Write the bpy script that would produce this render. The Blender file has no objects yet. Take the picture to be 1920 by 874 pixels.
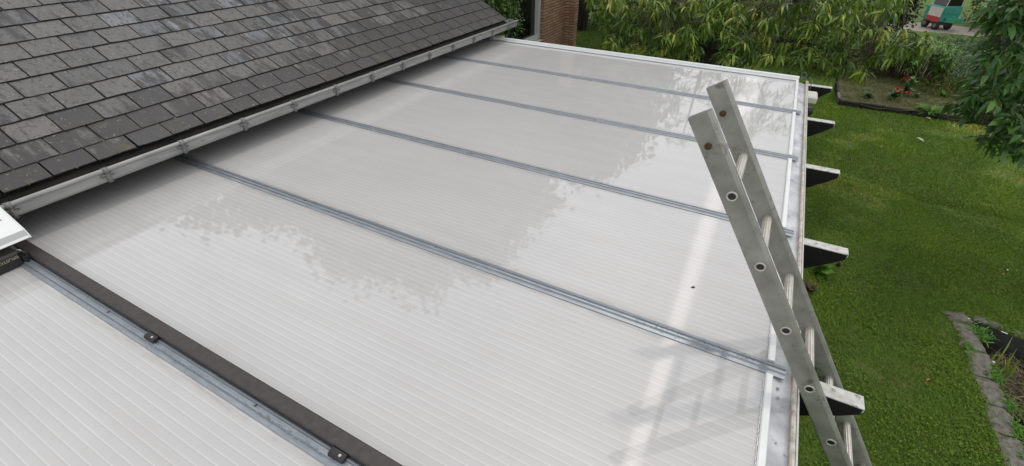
import bpy, bmesh, math, random
import numpy as np
from mathutils import Vector, Matrix

rng = np.random.default_rng(7)
random.seed(7)
R = math.radians
scn = bpy.context.scene
col = scn.collection

# ------------------------------------------------------------------ camera, sky, sun, exposure
YAW, PITCH, FPX = 0.4939, 0.6080, 860.4
CAM = np.array([-0.3097, -1.4091, 1.3647])
cam = bpy.data.objects.new('camera', bpy.data.cameras.new('camera'))
col.objects.link(cam)
cam.location = CAM
cam.rotation_euler = (math.pi / 2 - PITCH, 0, YAW)
cam.data.sensor_width = 36
cam.data.lens = FPX / 1920 * 36
cam.data.clip_end = 500
cam.data.clip_start = 0.02
scn.camera = cam
scn.render.resolution_x, scn.render.resolution_y = 1024, 466

SUN_EL = R(66)
world = bpy.data.worlds.new('World')
scn.world = world
world.use_nodes = True
wn, wl = world.node_tree.nodes, world.node_tree.links
wn.clear()
sky = wn.new('ShaderNodeTexSky')
sky.sky_type = 'NISHITA'
sky.sun_disc = False
sky.sun_elevation = SUN_EL
sky.sun_rotation = 0
sky.dust_density = 3
tc = wn.new('ShaderNodeTexCoord')
cn = wn.new('ShaderNodeTexNoise')
cn.inputs['Scale'].default_value = 2.2
cn.inputs['Detail'].default_value = 5
wl.new(tc.outputs['Generated'], cn.inputs['Vector'])
cr = wn.new('ShaderNodeValToRGB')
cr.color_ramp.elements[0].position = 0.3
cr.color_ramp.elements[0].color = (6.6, 6.7, 6.9, 1)
cr.color_ramp.elements[1].position = 0.7
cr.color_ramp.elements[1].color = (9.2, 9.2, 9.2, 1)
wl.new(cn.outputs['Fac'], cr.inputs['Fac'])
mx = wn.new('ShaderNodeMix')
mx.data_type = 'RGBA'
mx.inputs['Factor'].default_value = 0.85        # thin cloud over most of the sky
wl.new(sky.outputs[0], mx.inputs['A'])
wl.new(cr.outputs['Color'], mx.inputs['B'])
bg = wn.new('ShaderNodeBackground')
bg.inputs['Strength'].default_value = 0.125
wo = wn.new('ShaderNodeOutputWorld')
wl.new(mx.outputs['Result'], bg.inputs['Color'])
wl.new(bg.outputs[0], wo.inputs['Surface'])

sun = bpy.data.objects.new('sun', bpy.data.lights.new('sun', 'SUN'))
col.objects.link(sun)
sun.data.energy = 0.5
sun.data.angle = R(2.0)
sun.data.color = (1.0, 0.95, 0.88)
sun.rotation_euler = (-(math.pi / 2 - SUN_EL), 0, R(0.6))

scn.view_settings.view_transform = 'Standard'
scn.view_settings.look = 'None'
scn.view_settings.gamma = 1
scn.view_settings.exposure = 0.28
scn.view_settings.use_curve_mapping = False

# ------------------------------------------------------------------ helpers
_r = np.array([math.cos(YAW), math.sin(YAW), 0])
_f = np.array([-math.sin(YAW) * math.cos(PITCH), math.cos(YAW) * math.cos(PITCH), -math.sin(PITCH)])
_u = np.cross(_r, _f)

def at(x, y, Y):
    """the point on the plane Y seen at photo position (x, y)"""
    d = _f + (x - 960) / FPX * _r - (y - 437) / FPX * _u
    return CAM + d * ((Y - CAM[1]) / d[1])

def atz(x, y, z):
    d = _f + (x - 960) / FPX * _r - (y - 437) / FPX * _u
    return CAM + d * ((z - CAM[2]) / d[2])

def tag(o, label=None, cat=None, group=None, kind=None):
    if label: o['label'] = label
    if cat: o['category'] = cat
    if group: o['group'] = group
    if kind: o['kind'] = kind
    return o

def thing(name, loc, label, cat, group=None):
    o = bpy.data.objects.new(name, None)
    col.objects.link(o)
    o.location = loc
    o.empty_display_size = 0.1
    return tag(o, label, cat, group)

def link(name, me, parent=None):
    o = bpy.data.objects.new(name, me)
    col.objects.link(o)
    if parent is not None:
        o.parent = parent
        if parent.parent is None:      # parts are modelled in world space; sub-parts hang from parts that already are
            o.matrix_parent_inverse = Matrix.Translation(-Vector(parent.location))
    return o

def mesh(verts, faces, mat, smooth=False):
    me = bpy.data.meshes.new('m')
    me.from_pydata([tuple(map(float, v)) for v in verts], [], faces)
    me.update()
    if mat is not None:
        me.materials.append(mat)
    if smooth:
        me.polygons.foreach_set('use_smooth', [True] * len(me.polygons))
    return me

class MB:
    """collects shapes, then links them as one mesh"""
    def __init__(self): self.v, self.f = [], []
    def add(self, vs, fs):
        n = len(self.v)
        self.v += [tuple(map(float, v)) for v in vs]
        self.f += [tuple(i + n for i in f) for f in fs]
        return self
    def box(self, a, b):
        x0, y0, z0 = a; x1, y1, z1 = b
        return self.add([(x0,y0,z0),(x1,y0,z0),(x1,y1,z0),(x0,y1,z0),(x0,y0,z1),(x1,y0,z1),(x1,y1,z1),(x0,y1,z1)],
                        [(0,3,2,1),(4,5,6,7),(0,1,5,4),(1,2,6,5),(2,3,7,6),(3,0,4,7)])
    def frame_box(self, o, ax, ay, az, a, b):
        o, ax, ay, az = map(np.array, (o, ax, ay, az))
        m = MB().box(a, b)
        return self.add([o + v[0]*ax + v[1]*ay + v[2]*az for v in m.v], m.f)
    def prism(self, prof, a, b, mapf):
        """closed profile [(p,q)] swept from a to b; mapf(t,p,q)->xyz"""
        n = len(prof)
        vs = [mapf(a, *p) for p in prof] + [mapf(b, *p) for p in prof]
        fs = [(i, (i+1) % n, n + (i+1) % n, n + i) for i in range(n)]
        fs += [tuple(range(n))[::-1], tuple(range(n, 2*n))]
        return self.add(vs, fs)
    def tube(self, pts, rad, k=8, cap=True):
        pts = [np.array(p, float) for p in pts]
        rad = rad if hasattr(rad, '__len__') else [rad] * len(pts)
        vs = []; prev = None
        for i, p in enumerate(pts):
            d = pts[min(i+1, len(pts)-1)] - pts[max(i-1, 0)]
            d = d / (np.linalg.norm(d) + 1e-9)
            if prev is None:
                a = np.cross(d, (0,0,1) if abs(d[2]) < .9 else (1,0,0))
            else:
                a = prev - d * (prev @ d)
            a = a / np.linalg.norm(a); prev = a
            b = np.cross(d, a)
            for j in range(k):
                t = 2*math.pi*j/k
                vs.append(p + rad[i]*(math.cos(t)*a + math.sin(t)*b))
        fs = []
        for i in range(len(pts)-1):
            for j in range(k):
                fs.append((i*k+j, i*k+(j+1)%k, (i+1)*k+(j+1)%k, (i+1)*k+j))
        if cap:
            fs += [tuple(range(k))[::-1], tuple((len(pts)-1)*k + j for j in range(k))]
        return self.add(vs, fs)
    def me(self, mat, smooth=False, bevel=0):
        m = mesh(self.v, self.f, mat, smooth)
        bm = bmesh.new(); bm.from_mesh(m)
        bmesh.ops.recalc_face_normals(bm, faces=bm.faces)
        if bevel:
            bmesh.ops.bevel(bm, geom=[e for e in bm.edges if len(e.link_faces) == 2 and e.calc_face_angle(0) > .5],
                            offset=bevel, segments=1, affect='EDGES', clamp_overlap=True)
        bm.to_mesh(m); bm.free()
        return m
    def build(self, name, mat, parent=None, smooth=False, bevel=0):
        return link(name, self.me(mat, smooth, bevel), parent)

# ------------------------------------------------------------------ material helpers
def new_mat(name):
    m = bpy.data.materials.new(name)
    m.use_nodes = True
    nt = m.node_tree
    return m, nt.nodes, nt.links, nt.nodes['Principled BSDF']

def noise(n, l, vec, scale, detail=4, rough=.55, dist=0):
    t = n.new('ShaderNodeTexNoise')
    t.inputs['Scale'].default_value = scale
    t.inputs['Detail'].default_value = detail
    t.inputs['Roughness'].default_value = rough
    t.inputs['Distortion'].default_value = dist
    if vec is not None: l.new(vec, t.inputs['Vector'])
    return t.outputs['Fac']

def ramp(n, l, fac, stops):
    r = n.new('ShaderNodeValToRGB')
    e = r.color_ramp.elements
    while len(e) < len(stops): e.new(.5)
    for i, (p, c) in enumerate(stops):
        e[i].position = p
        e[i].color = (*c, 1) if len(c) == 3 else c
    l.new(fac, r.inputs['Fac'])
    return r.outputs['Color']

def g(v): return (v, v, v)

def mixc(n, l, fac, a, b, mode='MIX'):
    m = n.new('ShaderNodeMix'); m.data_type = 'RGBA'; m.blend_type = mode
    for s, v in (('Factor', fac), ('A', a), ('B', b)):
        i = m.inputs[s] if s == 'Factor' else [x for x in m.inputs if x.name == s and x.type == 'RGBA'][0]
        if isinstance(v, (int, float)): i.default_value = v
        elif isinstance(v, tuple): i.default_value = (*v, 1)
        else: l.new(v, i)
    return [x for x in m.outputs if x.type == 'RGBA'][0]

def math_(n, l, op, a, b=0, c=0):
    m = n.new('ShaderNodeMath'); m.operation = op
    for k, v in enumerate((a, b, c)):
        if isinstance(v, (int, float)): m.inputs[k].default_value = v
        else: l.new(v, m.inputs[k])
    return m.outputs[0]

def bump(n, l, h, bsdf, strength=.3, dist=.01):
    b = n.new('ShaderNodeBump')
    b.inputs['Strength'].default_value = strength
    b.inputs['Distance'].default_value = dist
    l.new(h, b.inputs['Height'])
    l.new(b.outputs[0], bsdf.inputs['Normal'])

def pos(n): return n.new('ShaderNodeNewGeometry').outputs['Position']
def objc(n): return n.new('ShaderNodeTexCoord').outputs['Object']
def mapping(n, l, vec, scale):
    m = n.new('ShaderNodeMapping'); m.inputs['Scale'].default_value = scale
    l.new(vec, m.inputs['Vector']); return m.outputs[0]

def simple(name, c1, c2, scale=20, rough=.5, metal=0, bmp=.15, spec=.5, detail=6, stretch=None, dirt=None):
    m, n, l, b = new_mat(name)
    v = pos(n)
    if stretch: v = mapping(n, l, v, stretch)
    f = noise(n, l, v, scale, detail)
    c = ramp(n, l, f, [(.3, c1), (.7, c2)])
    if dirt:
        d = noise(n, l, pos(n), dirt[0], 8, .65)
        dm = ramp(n, l, d, [(dirt[1], g(0)), (min(dirt[1] + .12, 1), g(1))])
        c = mixc(n, l, dm, c, dirt[2])
    l.new(c, b.inputs['Base Color'])
    b.inputs['Roughness'].default_value = rough
    b.inputs['Metallic'].default_value = metal
    b.inputs['Specular IOR Level'].default_value = spec
    if bmp: bump(n, l, f, b, bmp, .004)
    return m

# ---- translucent-white multiwall roof sheet: ribs run down the slope (X), 30 mm apart
def poly_mat():
    m, n, l, b = new_mat('multiwall_sheet')
    p_ = pos(n)
    sp = n.new('ShaderNodeSeparateXYZ'); l.new(p_, sp.inputs[0])
    ph = math_(n, l, 'FRACT', math_(n, l, 'MULTIPLY', sp.outputs['Y'], 1 / 0.0297))
    line = ramp(n, l, ph, [(0, g(.5)), (.06, g(1)), (.13, g(.55)), (.30, g(.5)), (.80, g(.46)), (.93, g(.30)), (1, g(.5))])
    n1 = noise(n, l, p_, 1.3, 4)
    base = ramp(n, l, n1, [(.3, (.474, .467, .461)), (.7, (.506, .498, .490))])
    base = mixc(n, l, 0.24, base, line, 'OVERLAY')
    # faint brown grime by the drip edge and a few specks
    gr = noise(n, l, mapping(n, l, p_, (1.5, 12, 1)), 2, 6, .6)
    edge = n.new('ShaderNodeMapRange')
    edge.inputs['From Min'].default_value = -.35; edge.inputs['From Max'].default_value = 0.0
    l.new(sp.outputs['X'], edge.inputs['Value'])
    gm = math_(n, l, 'MULTIPLY', ramp(n, l, gr, [(.45, g(0)), (.75, g(.45))]), edge.outputs[0])
    base = mixc(n, l, gm, base, (.40, .385, .36))
    # dust washed down between the ribs, thicker beside the bars
    du = noise(n, l, mapping(n, l, p_, (.9, 7, 1)), 1.7, 8, .66)
    base = mixc(n, l, ramp(n, l, du, [(.40, g(0)), (.78, g(.38))]), base, (.40, .385, .37))
    yb_ = math_(n, l, 'ABSOLUTE', math_(n, l, 'SUBTRACT', math_(n, l, 'FRACT', math_(n, l, 'ADD', sp.outputs['Y'], .5)), .5))
    nb = noise(n, l, mapping(n, l, p_, (3, 25, 1)), 2.2, 6, .7)
    jb = math_(n, l, 'MULTIPLY', ramp(n, l, yb_, [(.03, g(1)), (.075, g(0))]), ramp(n, l, nb, [(.36, g(0)), (.62, g(.75))]))
    base = mixc(n, l, jb, base, (.30, .29, .265))
    rings = noise(n, l, p_, 26, 5, .7)
    base = mixc(n, l, ramp(n, l, rings, [(.62, g(0)), (.66, g(.16)), (.72, g(0))]), base, (.33, .32, .30))
    spk = noise(n, l, p_, 95, 2, .5)
    base = mixc(n, l, ramp(n, l, spk, [(.765, g(0)), (.785, g(.7))]), base, (.2, .19, .17))
    l.new(base, b.inputs['Base Color'])
    b.inputs['Roughness'].default_value = .03
    b.inputs['IOR'].default_value = 1.58
    b.inputs['Specular IOR Level'].default_value = .55
    b.inputs['Subsurface Weight'].default_value = 0
    w = noise(n, l, mapping(n, l, p_, (.8, 3, 1)), 5, 2)
    hh = math_(n, l, 'ADD', math_(n, l, 'MULTIPLY', line, .012), math_(n, l, 'MULTIPLY', w, .16))
    bump(n, l, hh, b, .035, .01)
    # the ribs smear the sun across them
    a = n.new('ShaderNodeBsdfAnisotropic')
    a.inputs['Roughness'].default_value = .22
    a.inputs['Anisotropy'].default_value = .93
    tg = n.new('ShaderNodeCombineXYZ'); tg.inputs[0].default_value = 1
    l.new(tg.outputs[0], a.inputs['Tangent'])
    a.inputs['Color'].default_value = (.95, .92, .88, 1)
    mixs = n.new('ShaderNodeMixShader'); mixs.inputs[0].default_value = .022
    l.new(b.outputs[0], mixs.inputs[1]); l.new(a.outputs[0], mixs.inputs[2])
    l.new(mixs.outputs[0], n['Material Output'].inputs['Surface'])
    return m

def slate_mat():
    m, n, l, b = new_mat('slate')
    oi = n.new('ShaderNodeObjectInfo')
    p_ = pos(n); sp = n.new('ShaderNodeSeparateXYZ'); l.new(p_, sp.inputs[0])
    rnd = oi.outputs['Random']
    base = ramp(n, l, rnd, [(0, (.128, .121, .112)), (.25, (.115, .110, .104)), (.5, (.108, .104, .101)), (.70, (.096, .095, .096)), (.78, (.115, .122, .134)), (.93, (.15, .158, .172)), (1, (.20, .21, .225))])
    # one offset per slate so that the stains do not run across the joints
    off = n.new('ShaderNodeVectorMath'); off.operation = 'MULTIPLY_ADD'
    cmb = n.new('ShaderNodeCombineXYZ')
    for k in range(3): l.new(rnd, cmb.inputs[k])
    l.new(cmb.outputs[0], off.inputs[0]); off.inputs[1].default_value = (17, 31, 7); l.new(objc(n), off.inputs[2])
    v = off.outputs[0]
    f = noise(n, l, v, 14, 8, .62)
    base = mixc(n, l, .55, base, ramp(n, l, f, [(.25, g(.32)), (.75, g(.68))]), 'OVERLAY')
    # dark algae streaks running down, mostly on the lowest courses and towards the far verge
    st = noise(n, l, mapping(n, l, v, (22, 5, 5)), 1.0, 6, .62)
    lowz = n.new('ShaderNodeMapRange'); lowz.inputs['From Min'].default_value = .47; lowz.inputs['From Max'].default_value = .27
    l.new(sp.outputs['Z'], lowz.inputs['Value'])
    fary = n.new('ShaderNodeMapRange'); fary.inputs['From Min'].default_value = 1.2; fary.inputs['From Max'].default_value = 3.4
    l.new(sp.outputs['Y'], fary.inputs['Value'])
    big = noise(n, l, p_, 2.3, 3)
    wt = math_(n, l, 'ADD', math_(n, l, 'MULTIPLY', lowz.outputs[0], .38), math_(n, l, 'MULTIPLY', fary.outputs[0], .28))
    wt = math_(n, l, 'ADD', wt, math_(n, l, 'MULTIPLY', math_(n, l, 'SUBTRACT', big, .5), .45))
    sm = math_(n, l, 'ADD', st, wt)
    sm = math_(n, l, 'ADD', sm, math_(n, l, 'MULTIPLY', math_(n, l, 'SUBTRACT', rnd, .5), .30))
    base = mixc(n, l, ramp(n, l, sm, [(.54, g(0)), (.68, g(.88))]), base, (.030, .027, .028))
    # blotches, lichen, moss
    bl = noise(n, l, mapping(n, l, v, (1, .55, 1)), 55, 4, .6)
    base = mixc(n, l, ramp(n, l, bl, [(.545, g(0)), (.62, g(.72))]), base, (.040, .038, .033))
    li = noise(n, l, v, 48, 5, .62)
    base = mixc(n, l, ramp(n, l, li, [(.635, g(0)), (.68, g(.7))]), base, (.30, .28, .22))
    ms = noise(n, l, p_, 9, 5, .6)
    mk = math_(n, l, 'MULTIPLY', ramp(n, l, ms, [(.58, g(0)), (.70, g(.6))]), lowz.outputs[0])
    base = mixc(n, l, mk, base, (.095, .095, .038))
    rd = noise(n, l, v, 24, 4, .6)
    rk = math_(n, l, 'MULTIPLY', ramp(n, l, rd, [(.63, g(0)), (.70, g(.6))]), lowz.outputs[0])
    base = mixc(n, l, rk, base, (.10, .045, .038))
    l.new(base, b.inputs['Base Color'])
    b.inputs['Specular IOR Level'].default_value = .42
    l.new(ramp(n, l, f, [(.3, g(.34)), (.7, g(.58))]), b.inputs['Roughness'])
    h = math_(n, l, 'ADD', f, math_(n, l, 'MULTIPLY', li, .5))
    bump(n, l, h, b, .35, .004)
    return m

def leaf_mat(name, stops, trans=.35, rough=.42, under=None, use_obj=False, spec=.5):
    m, n, l, b = new_mat(name)
    if use_obj:
        f = n.new('ShaderNodeObjectInfo').outputs['Random']
    else:
        a = n.new('ShaderNodeAttribute'); a.attribute_name = 'var'; f = a.outputs['Fac']
    c = ramp(n, l, f, stops)
    l.new(c, b.inputs['Base Color'])
    b.inputs['Roughness'].default_value = rough
    b.inputs['Specular IOR Level'].default_value = spec
    t = n.new('ShaderNodeBsdfTranslucent')
    ct = mixc(n, l, .35, c, (.16, .22, .02))
    l.new(ct, t.inputs['Color'])
    s = n.new('ShaderNodeMixShader'); s.inputs[0].default_value = trans
    l.new(b.outputs[0], s.inputs[1]); l.new(t.outputs[0], s.inputs[2])
    l.new(s.outputs[0], n['Material Output'].inputs['Surface'])
    return m

# ---- leaves joined into one mesh with numpy
def leaf_base(w=.3, droop=.25, fold=.12):
    """a leaf of length 1 along +x, width w, folded along the midrib, drooping"""
    st = [(.0, 0), (.3, .92), (.68, .78), (1, 0)]
    v = []
    for t, k in st:
        z = -droop * t * t
        if k == 0: v.append((t, 0, z))
        else: v += [(t, -w/2*k, z + fold*w*k), (t, 0, z), (t, w/2*k, z + fold*w*k)]
    f = [(0, 1, 2), (0, 2, 3), (1, 4, 5, 2), (2, 5, 6, 3), (4, 7, 5), (5, 7, 6)]
    return np.array(v), f

def frames(d, up):
    d = d / np.linalg.norm(d, axis=1, keepdims=True)
    y = np.cross(up, d); y /= (np.linalg.norm(y, axis=1, keepdims=True) + 1e-9)
    z = np.cross(d, y)
    return np.stack([d, y, z], 1)          # rows

def fast_mesh(V, F, mat, var=None, smooth=False):
    """V (n,3); F list of (m,k) int arrays"""
    me = bpy.data.meshes.new('m')
    tot = sum(len(f) for f in F); nl = sum(f.size for f in F)
    me.vertices.add(len(V)); me.vertices.foreach_set('co', np.ascontiguousarray(V, np.float32).ravel())
    me.loops.add(nl); me.polygons.add(tot)
    idx = np.concatenate([f.ravel() for f in F]).astype(np.int32)
    sizes = np.concatenate([np.full(len(f), f.shape[1]) for f in F]).astype(np.int32)
    starts = np.concatenate([[0], np.cumsum(sizes)[:-1]]).astype(np.int32)
    me.loops.foreach_set('vertex_index', idx)
    me.polygons.foreach_set('loop_start', starts)
    me.polygons.foreach_set('loop_total', sizes)
    if smooth: me.polygons.foreach_set('use_smooth', np.ones(tot, bool))
    me.update(calc_edges=True)
    if var is not None:
        a = me.attributes.new('var', 'FLOAT', 'POINT'); a.data.foreach_set('value', np.ascontiguousarray(var, np.float32))
    me.materials.append(mat)
    return me

def leaves_mesh(P, D, U, S, mat, base, var=None):
    bv, bf = base
    M = frames(D, U)
    V = np.einsum('vk,nkj->nvj', bv, M) * S[:, None, None] + P[:, None, :]
    n, k = V.shape[:2]
    offs = (np.arange(n) * k)[:, None, None]
    tri = np.array([f for f in bf if len(f) == 3]); quad = np.array([f for f in bf if len(f) == 4])
    F = []
    if len(tri): F.append((tri[None] + offs).reshape(-1, 3))
    if len(quad): F.append((quad[None] + offs).reshape(-1, 4))
    if var is None: var = rng.random(n)
    return fast_mesh(V.reshape(-1, 3), F, mat, np.repeat(var, k))

def rand_dirs(n, zmin=-1, zmax=1):
    z = rng.uniform(zmin, zmax, n); t = rng.uniform(0, 2*math.pi, n); r = np.sqrt(1 - z*z)
    return np.stack([r*np.cos(t), r*np.sin(t), z], 1)

UPV = np.array([0, 0, 1.])
GZ = -2.3                                       # lawn level

# ------------------------------------------------------------------ materials
M_poly = poly_mat()
M_slate = slate_mat()
M_zinc = simple('weathered_zinc_gutter', (.23, .23, .225), (.36, .36, .35), 6, .48, .35, .1, stretch=(6, 1, 6), dirt=(11, .62, (.15, .145, .13)))
M_zincdark = simple('gutter_inside_shade', (.008, .008, .008), (.022, .021, .019), 8, .95, 0, .2, spec=.1)  # near-black colour painted in for the shade inside the gutter
M_galv = simple('galvanised_bar', (.225, .25, .275), (.32, .345, .37), 14, .42, .45, .1, stretch=(1, 6, 6), dirt=(24, .63, (.13, .14, .14)))
M_mould = simple('mould_speckled_bar', (.09, .10, .10), (.33, .36, .39), 60, .45, .4, .2)
M_brown = simple('brown_powder_coat', (.040, .034, .031), (.062, .053, .048), 40, .42, .2, .12)
M_black = simple('black_plastic', (.010, .010, .011), (.02, .02, .021), 30, .4, 0, .1)
M_white = simple('white_pvc', (.66, .67, .66), (.74, .75, .74), 9, .35, 0, .05, dirt=(16, .7, (.46, .45, .41)))
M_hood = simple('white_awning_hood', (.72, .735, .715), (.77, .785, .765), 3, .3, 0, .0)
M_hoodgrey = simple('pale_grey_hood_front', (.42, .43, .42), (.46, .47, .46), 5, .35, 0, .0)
M_flash = simple('mottled_zinc_flashing', (.27, .28, .30), (.62, .63, .64), 7, .38, .25, .08, dirt=(13, .60, (.17, .18, .195)))
M_lip = simple('lichened_gutter_lip', (.33, .29, .24), (.62, .58, .51), 28, .7, 0, .35, dirt=(40, .58, (.15, .11, .085)))
M_lipw = simple('white_gutter_edge', (.62, .62, .60), (.72, .72, .70), 20, .5, 0, .1)
M_rafter = simple('black_stained_timber', (.006, .0055, .006), (.013, .012, .0125), 7, .7, 0, .3, spec=.2, stretch=(1.5, 10, 10))
M_rtop = simple('flaking_white_timber_top', (.40, .39, .36), (.60, .59, .56), 35, .8, 0, .4, dirt=(38, .56, (.20, .185, .155)))
M_dark = simple('dark_underside', (.012, .011, .011), (.026, .024, .022), 6, .95, spec=.1)
M_alu = simple('worn_aluminium', (.215, .208, .188), (.36, .355, .33), 11, .44, .45, .12, detail=10, dirt=(17, .57, (.155, .14, .112)))
M_alurung = simple('ribbed_aluminium_rung', (.43, .41, .36), (.58, .56, .51), 25, .42, .45, .1, dirt=(60, .6, (.25, .22, .17)))
M_rust = simple('rusty_bolt', (.045, .018, .010), (.11, .045, .02), 120, .85, .1, .6)
M_ruststain = simple('rust_stain', (.19, .145, .10), (.30, .275, .235), 90, .6, .2, .1)
M_brass = simple('old_gold_lettering', (.42, .36, .22), (.55, .48, .32), 60, .4, .5, .0)
M_cream = simple('cream_wood_block', (.58, .53, .38), (.66, .61, .45), 30, .7)
M_grey = simple('grey_box', (.10, .11, .12), (.15, .16, .17), 10, .5)
M_stone = simple('pond_edging_stone', (.085, .076, .064), (.21, .192, .168), 18, .95, 0, 1.0, detail=12, dirt=(14, .55, (.06, .062, .035)))
M_liner = simple('black_pond_liner', (.012, .012, .013), (.03, .03, .031), 9, .35, 0, .5)
M_kerb = simple('mossy_dark_edging', (.012, .011, .008), (.04, .036, .025), 22, .9, 0, .8, dirt=(30, .68, (.15, .135, .10)))
M_soil = simple('mossy_soil', (.045, .055, .016), (.10, .088, .034), 3.5, .95, 0, .9, detail=10, dirt=(24, .60, (.045, .03, .018)))
M_path = simple('gravel_path', (.20, .175, .14), (.31, .275, .23), 20, .95, 0, .6, detail=10)
M_bark = simple('dark_bark', (.022, .019, .016), (.06, .052, .043), 14, .95, 0, .8, stretch=(1, 1, .25))
M_twig = simple('twig_bark', (.075, .062, .045), (.16, .135, .10), 20, .9)
M_teal = simple('teal_body_paint', (.018, .19, .15), (.025, .24, .19), 4, .4)
M_red = simple('red_panel_paint', (.34, .02, .018), (.42, .03, .025), 5, .45)
M_cwhite = simple('off_white_panel', (.50, .48, .43), (.58, .56, .50), 5, .5)
M_rubber = simple('tyre_rubber', (.012, .012, .013), (.022, .022, .024), 20, .75)
M_frame = simple('pale_window_frame', (.50, .51, .48), (.58, .59, .56), 5, .45)
M_render = simple('house_wall_brick', (.07, .045, .035), (.11, .075, .06), 4, .9)

m, n, l, b = new_mat('dark_window_glass')
b.inputs['Base Color'].default_value = (.006, .007, .007, 1); b.inputs['Roughness'].default_value = .03; b.inputs['IOR'].default_value = 1.5
M_glass = m
m, n, l, b = new_mat('pond_water')
b.inputs['Base Color'].default_value = (.008, .009, .006, 1); b.inputs['Roughness'].default_value = .06
bump(n, l, noise(n, l, pos(n), 9, 3), b, .08, .02)
M_water = m

def lawn_mat():
    m, n, l, b = new_mat('lawn')
    p_ = pos(n)
    a = noise(n, l, p_, 1.1, 5, .6)
    c = ramp(n, l, a, [(.3, (.058, .105, .018)), (.52, (.082, .145, .025)), (.72, (.135, .165, .036))])
    f = noise(n, l, mapping(n, l, p_, (1, .7, 1)), 55, 6, .7)
    c = mixc(n, l, .7, c, ramp(n, l, f, [(.25, g(.25)), (.75, g(.78))]), 'OVERLAY')
    br = noise(n, l, p_, 2.7, 6, .65)
    c = mixc(n, l, ramp(n, l, br, [(.50, g(0)), (.70, g(.65))]), c, (.145, .125, .048))
    l.new(c, b.inputs['Base Color']); b.inputs['Roughness'].default_value = .9
    b.inputs['Specular IOR Level'].default_value = .2
    bump(n, l, f, b, .8, .03)
    return m
M_lawn = lawn_mat()

def brick_mat():
    m, n, l, b = new_mat('brown_red_brick')
    p_ = pos(n); sp = n.new('ShaderNodeSeparateXYZ'); l.new(p_, sp.inputs[0])
    u = math_(n, l, 'ADD', sp.outputs['X'], sp.outputs['Y'])
    cb = n.new('ShaderNodeCombineXYZ'); l.new(u, cb.inputs[0]); l.new(sp.outputs['Z'], cb.inputs[1])
    t = n.new('ShaderNodeTexBrick')
    l.new(cb.outputs[0], t.inputs['Vector'])
    t.inputs['Scale'].default_value = 1
    t.inputs['Brick Width'].default_value = .26; t.inputs['Row Height'].default_value = .056
    t.inputs['Mortar Size'].default_value = .007; t.inputs['Mortar Smooth'].default_value = .3
    t.inputs['Color1'].default_value = (.33, .175, .105, 1); t.inputs['Color2'].default_value = (.44, .28, .19, 1)
    t.inputs['Mortar'].default_value = (.085, .062, .048, 1)
    c = mixc(n, l, .6, t.outputs['Color'], ramp(n, l, noise(n, l, p_, 16, 5), [(.3, g(.35)), (.7, g(.65))]), 'OVERLAY')
    l.new(c, b.inputs['Base Color']); b.inputs['Roughness'].default_value = .9
    inv = math_(n, l, 'SUBTRACT', 1, t.outputs['Fac'])
    bump(n, l, inv, b, .8, .012)
    return m
M_brick = brick_mat()

cherry_stops = [(0, (0.051, 0.103, 0.015)), (.40, (0.117, 0.215, 0.026)), (.72, (0.273, 0.373, 0.048)), (.93, (0.452, 0.507, 0.091)), (1, (0.600, 0.571, 0.158))]
L_cherry = leaf_mat('cherry_leaf', cherry_stops, .30, .36)
L_cherry1 = leaf_mat('cherry_leaf_single', cherry_stops, .30, .36, use_obj=True)
dark_stops = [(0, (0.031, 0.088, 0.022)), (.5, (0.065, 0.160, 0.033)), (.9, (0.135, 0.270, 0.056)), (1, (0.215, 0.337, 0.077))]
L_dark = leaf_mat('dark_tree_leaf', dark_stops, .26)
L_dark1 = leaf_mat('dark_tree_leaf_single', dark_stops, .26, use_obj=True)
L_hedge = leaf_mat('hedge_leaf', [(0, (0.023, 0.061, 0.019)), (.6, (0.055, 0.131, 0.032)), (1, (0.116, 0.197, 0.046))], .25)
L_ivy = leaf_mat('ivy_leaf', [(0, (0.039, 0.088, 0.019)), (.6, (0.098, 0.195, 0.031)), (1, (0.195, 0.293, 0.058))], .3)
L_peren = leaf_mat('perennial_leaf', [(0, (0.075, 0.172, 0.021)), (.6, (0.142, 0.313, 0.037)), (1, (0.251, 0.424, 0.068))], .35)
L_dry = leaf_mat('dry_stalk', [(0, (0.084, 0.063, 0.031)), (.6, (0.168, 0.140, 0.063)), (1, (0.252, 0.210, 0.105))], .2)
L_brownpl = leaf_mat('brownish_low_plants', [(0, (0.042, 0.057, 0.011)), (.4, (0.084, 0.128, 0.024)), (.75, (0.120, 0.135, 0.031)), (1, (0.204, 0.155, 0.044))], .25, .7, spec=.15)
L_grass = leaf_mat('grass_blade', [(0, (0.077, 0.145, 0.017)), (.5, (0.168, 0.287, 0.030)), (.85, (0.312, 0.417, 0.050)), (1, (0.600, 0.488, 0.106))], .3, .6, spec=.15)
L_iris = leaf_mat('iris_leaf', [(0, (0.168, 0.252, 0.042)), (1, (0.336, 0.392, 0.077))], .4, .35)
L_weed = leaf_mat('weed_leaf', [(0, (0.062, 0.166, 0.023)), (1, (0.146, 0.312, 0.049))], .3, .6, spec=.15)
L_clover = leaf_mat('clover_leaf', [(0, (0.070, 0.136, 0.015)), (.7, (0.131, 0.215, 0.026)), (1, (0.209, 0.272, 0.044))], .3, .6, spec=.15)
L_tall = leaf_mat('tall_tree_leaf', [(0, (.02, .05, .012)), (.6, (.045, .09, .02)), (1, (.09, .13, .035))], .25)
L_petal = leaf_mat('red_petal', [(0, (.38, .008, .02)), (1, (.55, .02, .045))], .25)
L_redleaf = leaf_mat('reddish_weed_leaf', [(0, (0.065, 0.046, 0.019)), (.5, (0.143, 0.058, 0.026)), (1, (0.078, 0.143, 0.039))], .25)
M_fall = simple('dry_fallen_leaf', (.30, .22, .10), (.42, .34, .19), 40, .8)
M_fallw = simple('pale_leaf_underside', (.42, .44, .36), (.55, .56, .48), 30, .7)
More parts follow.
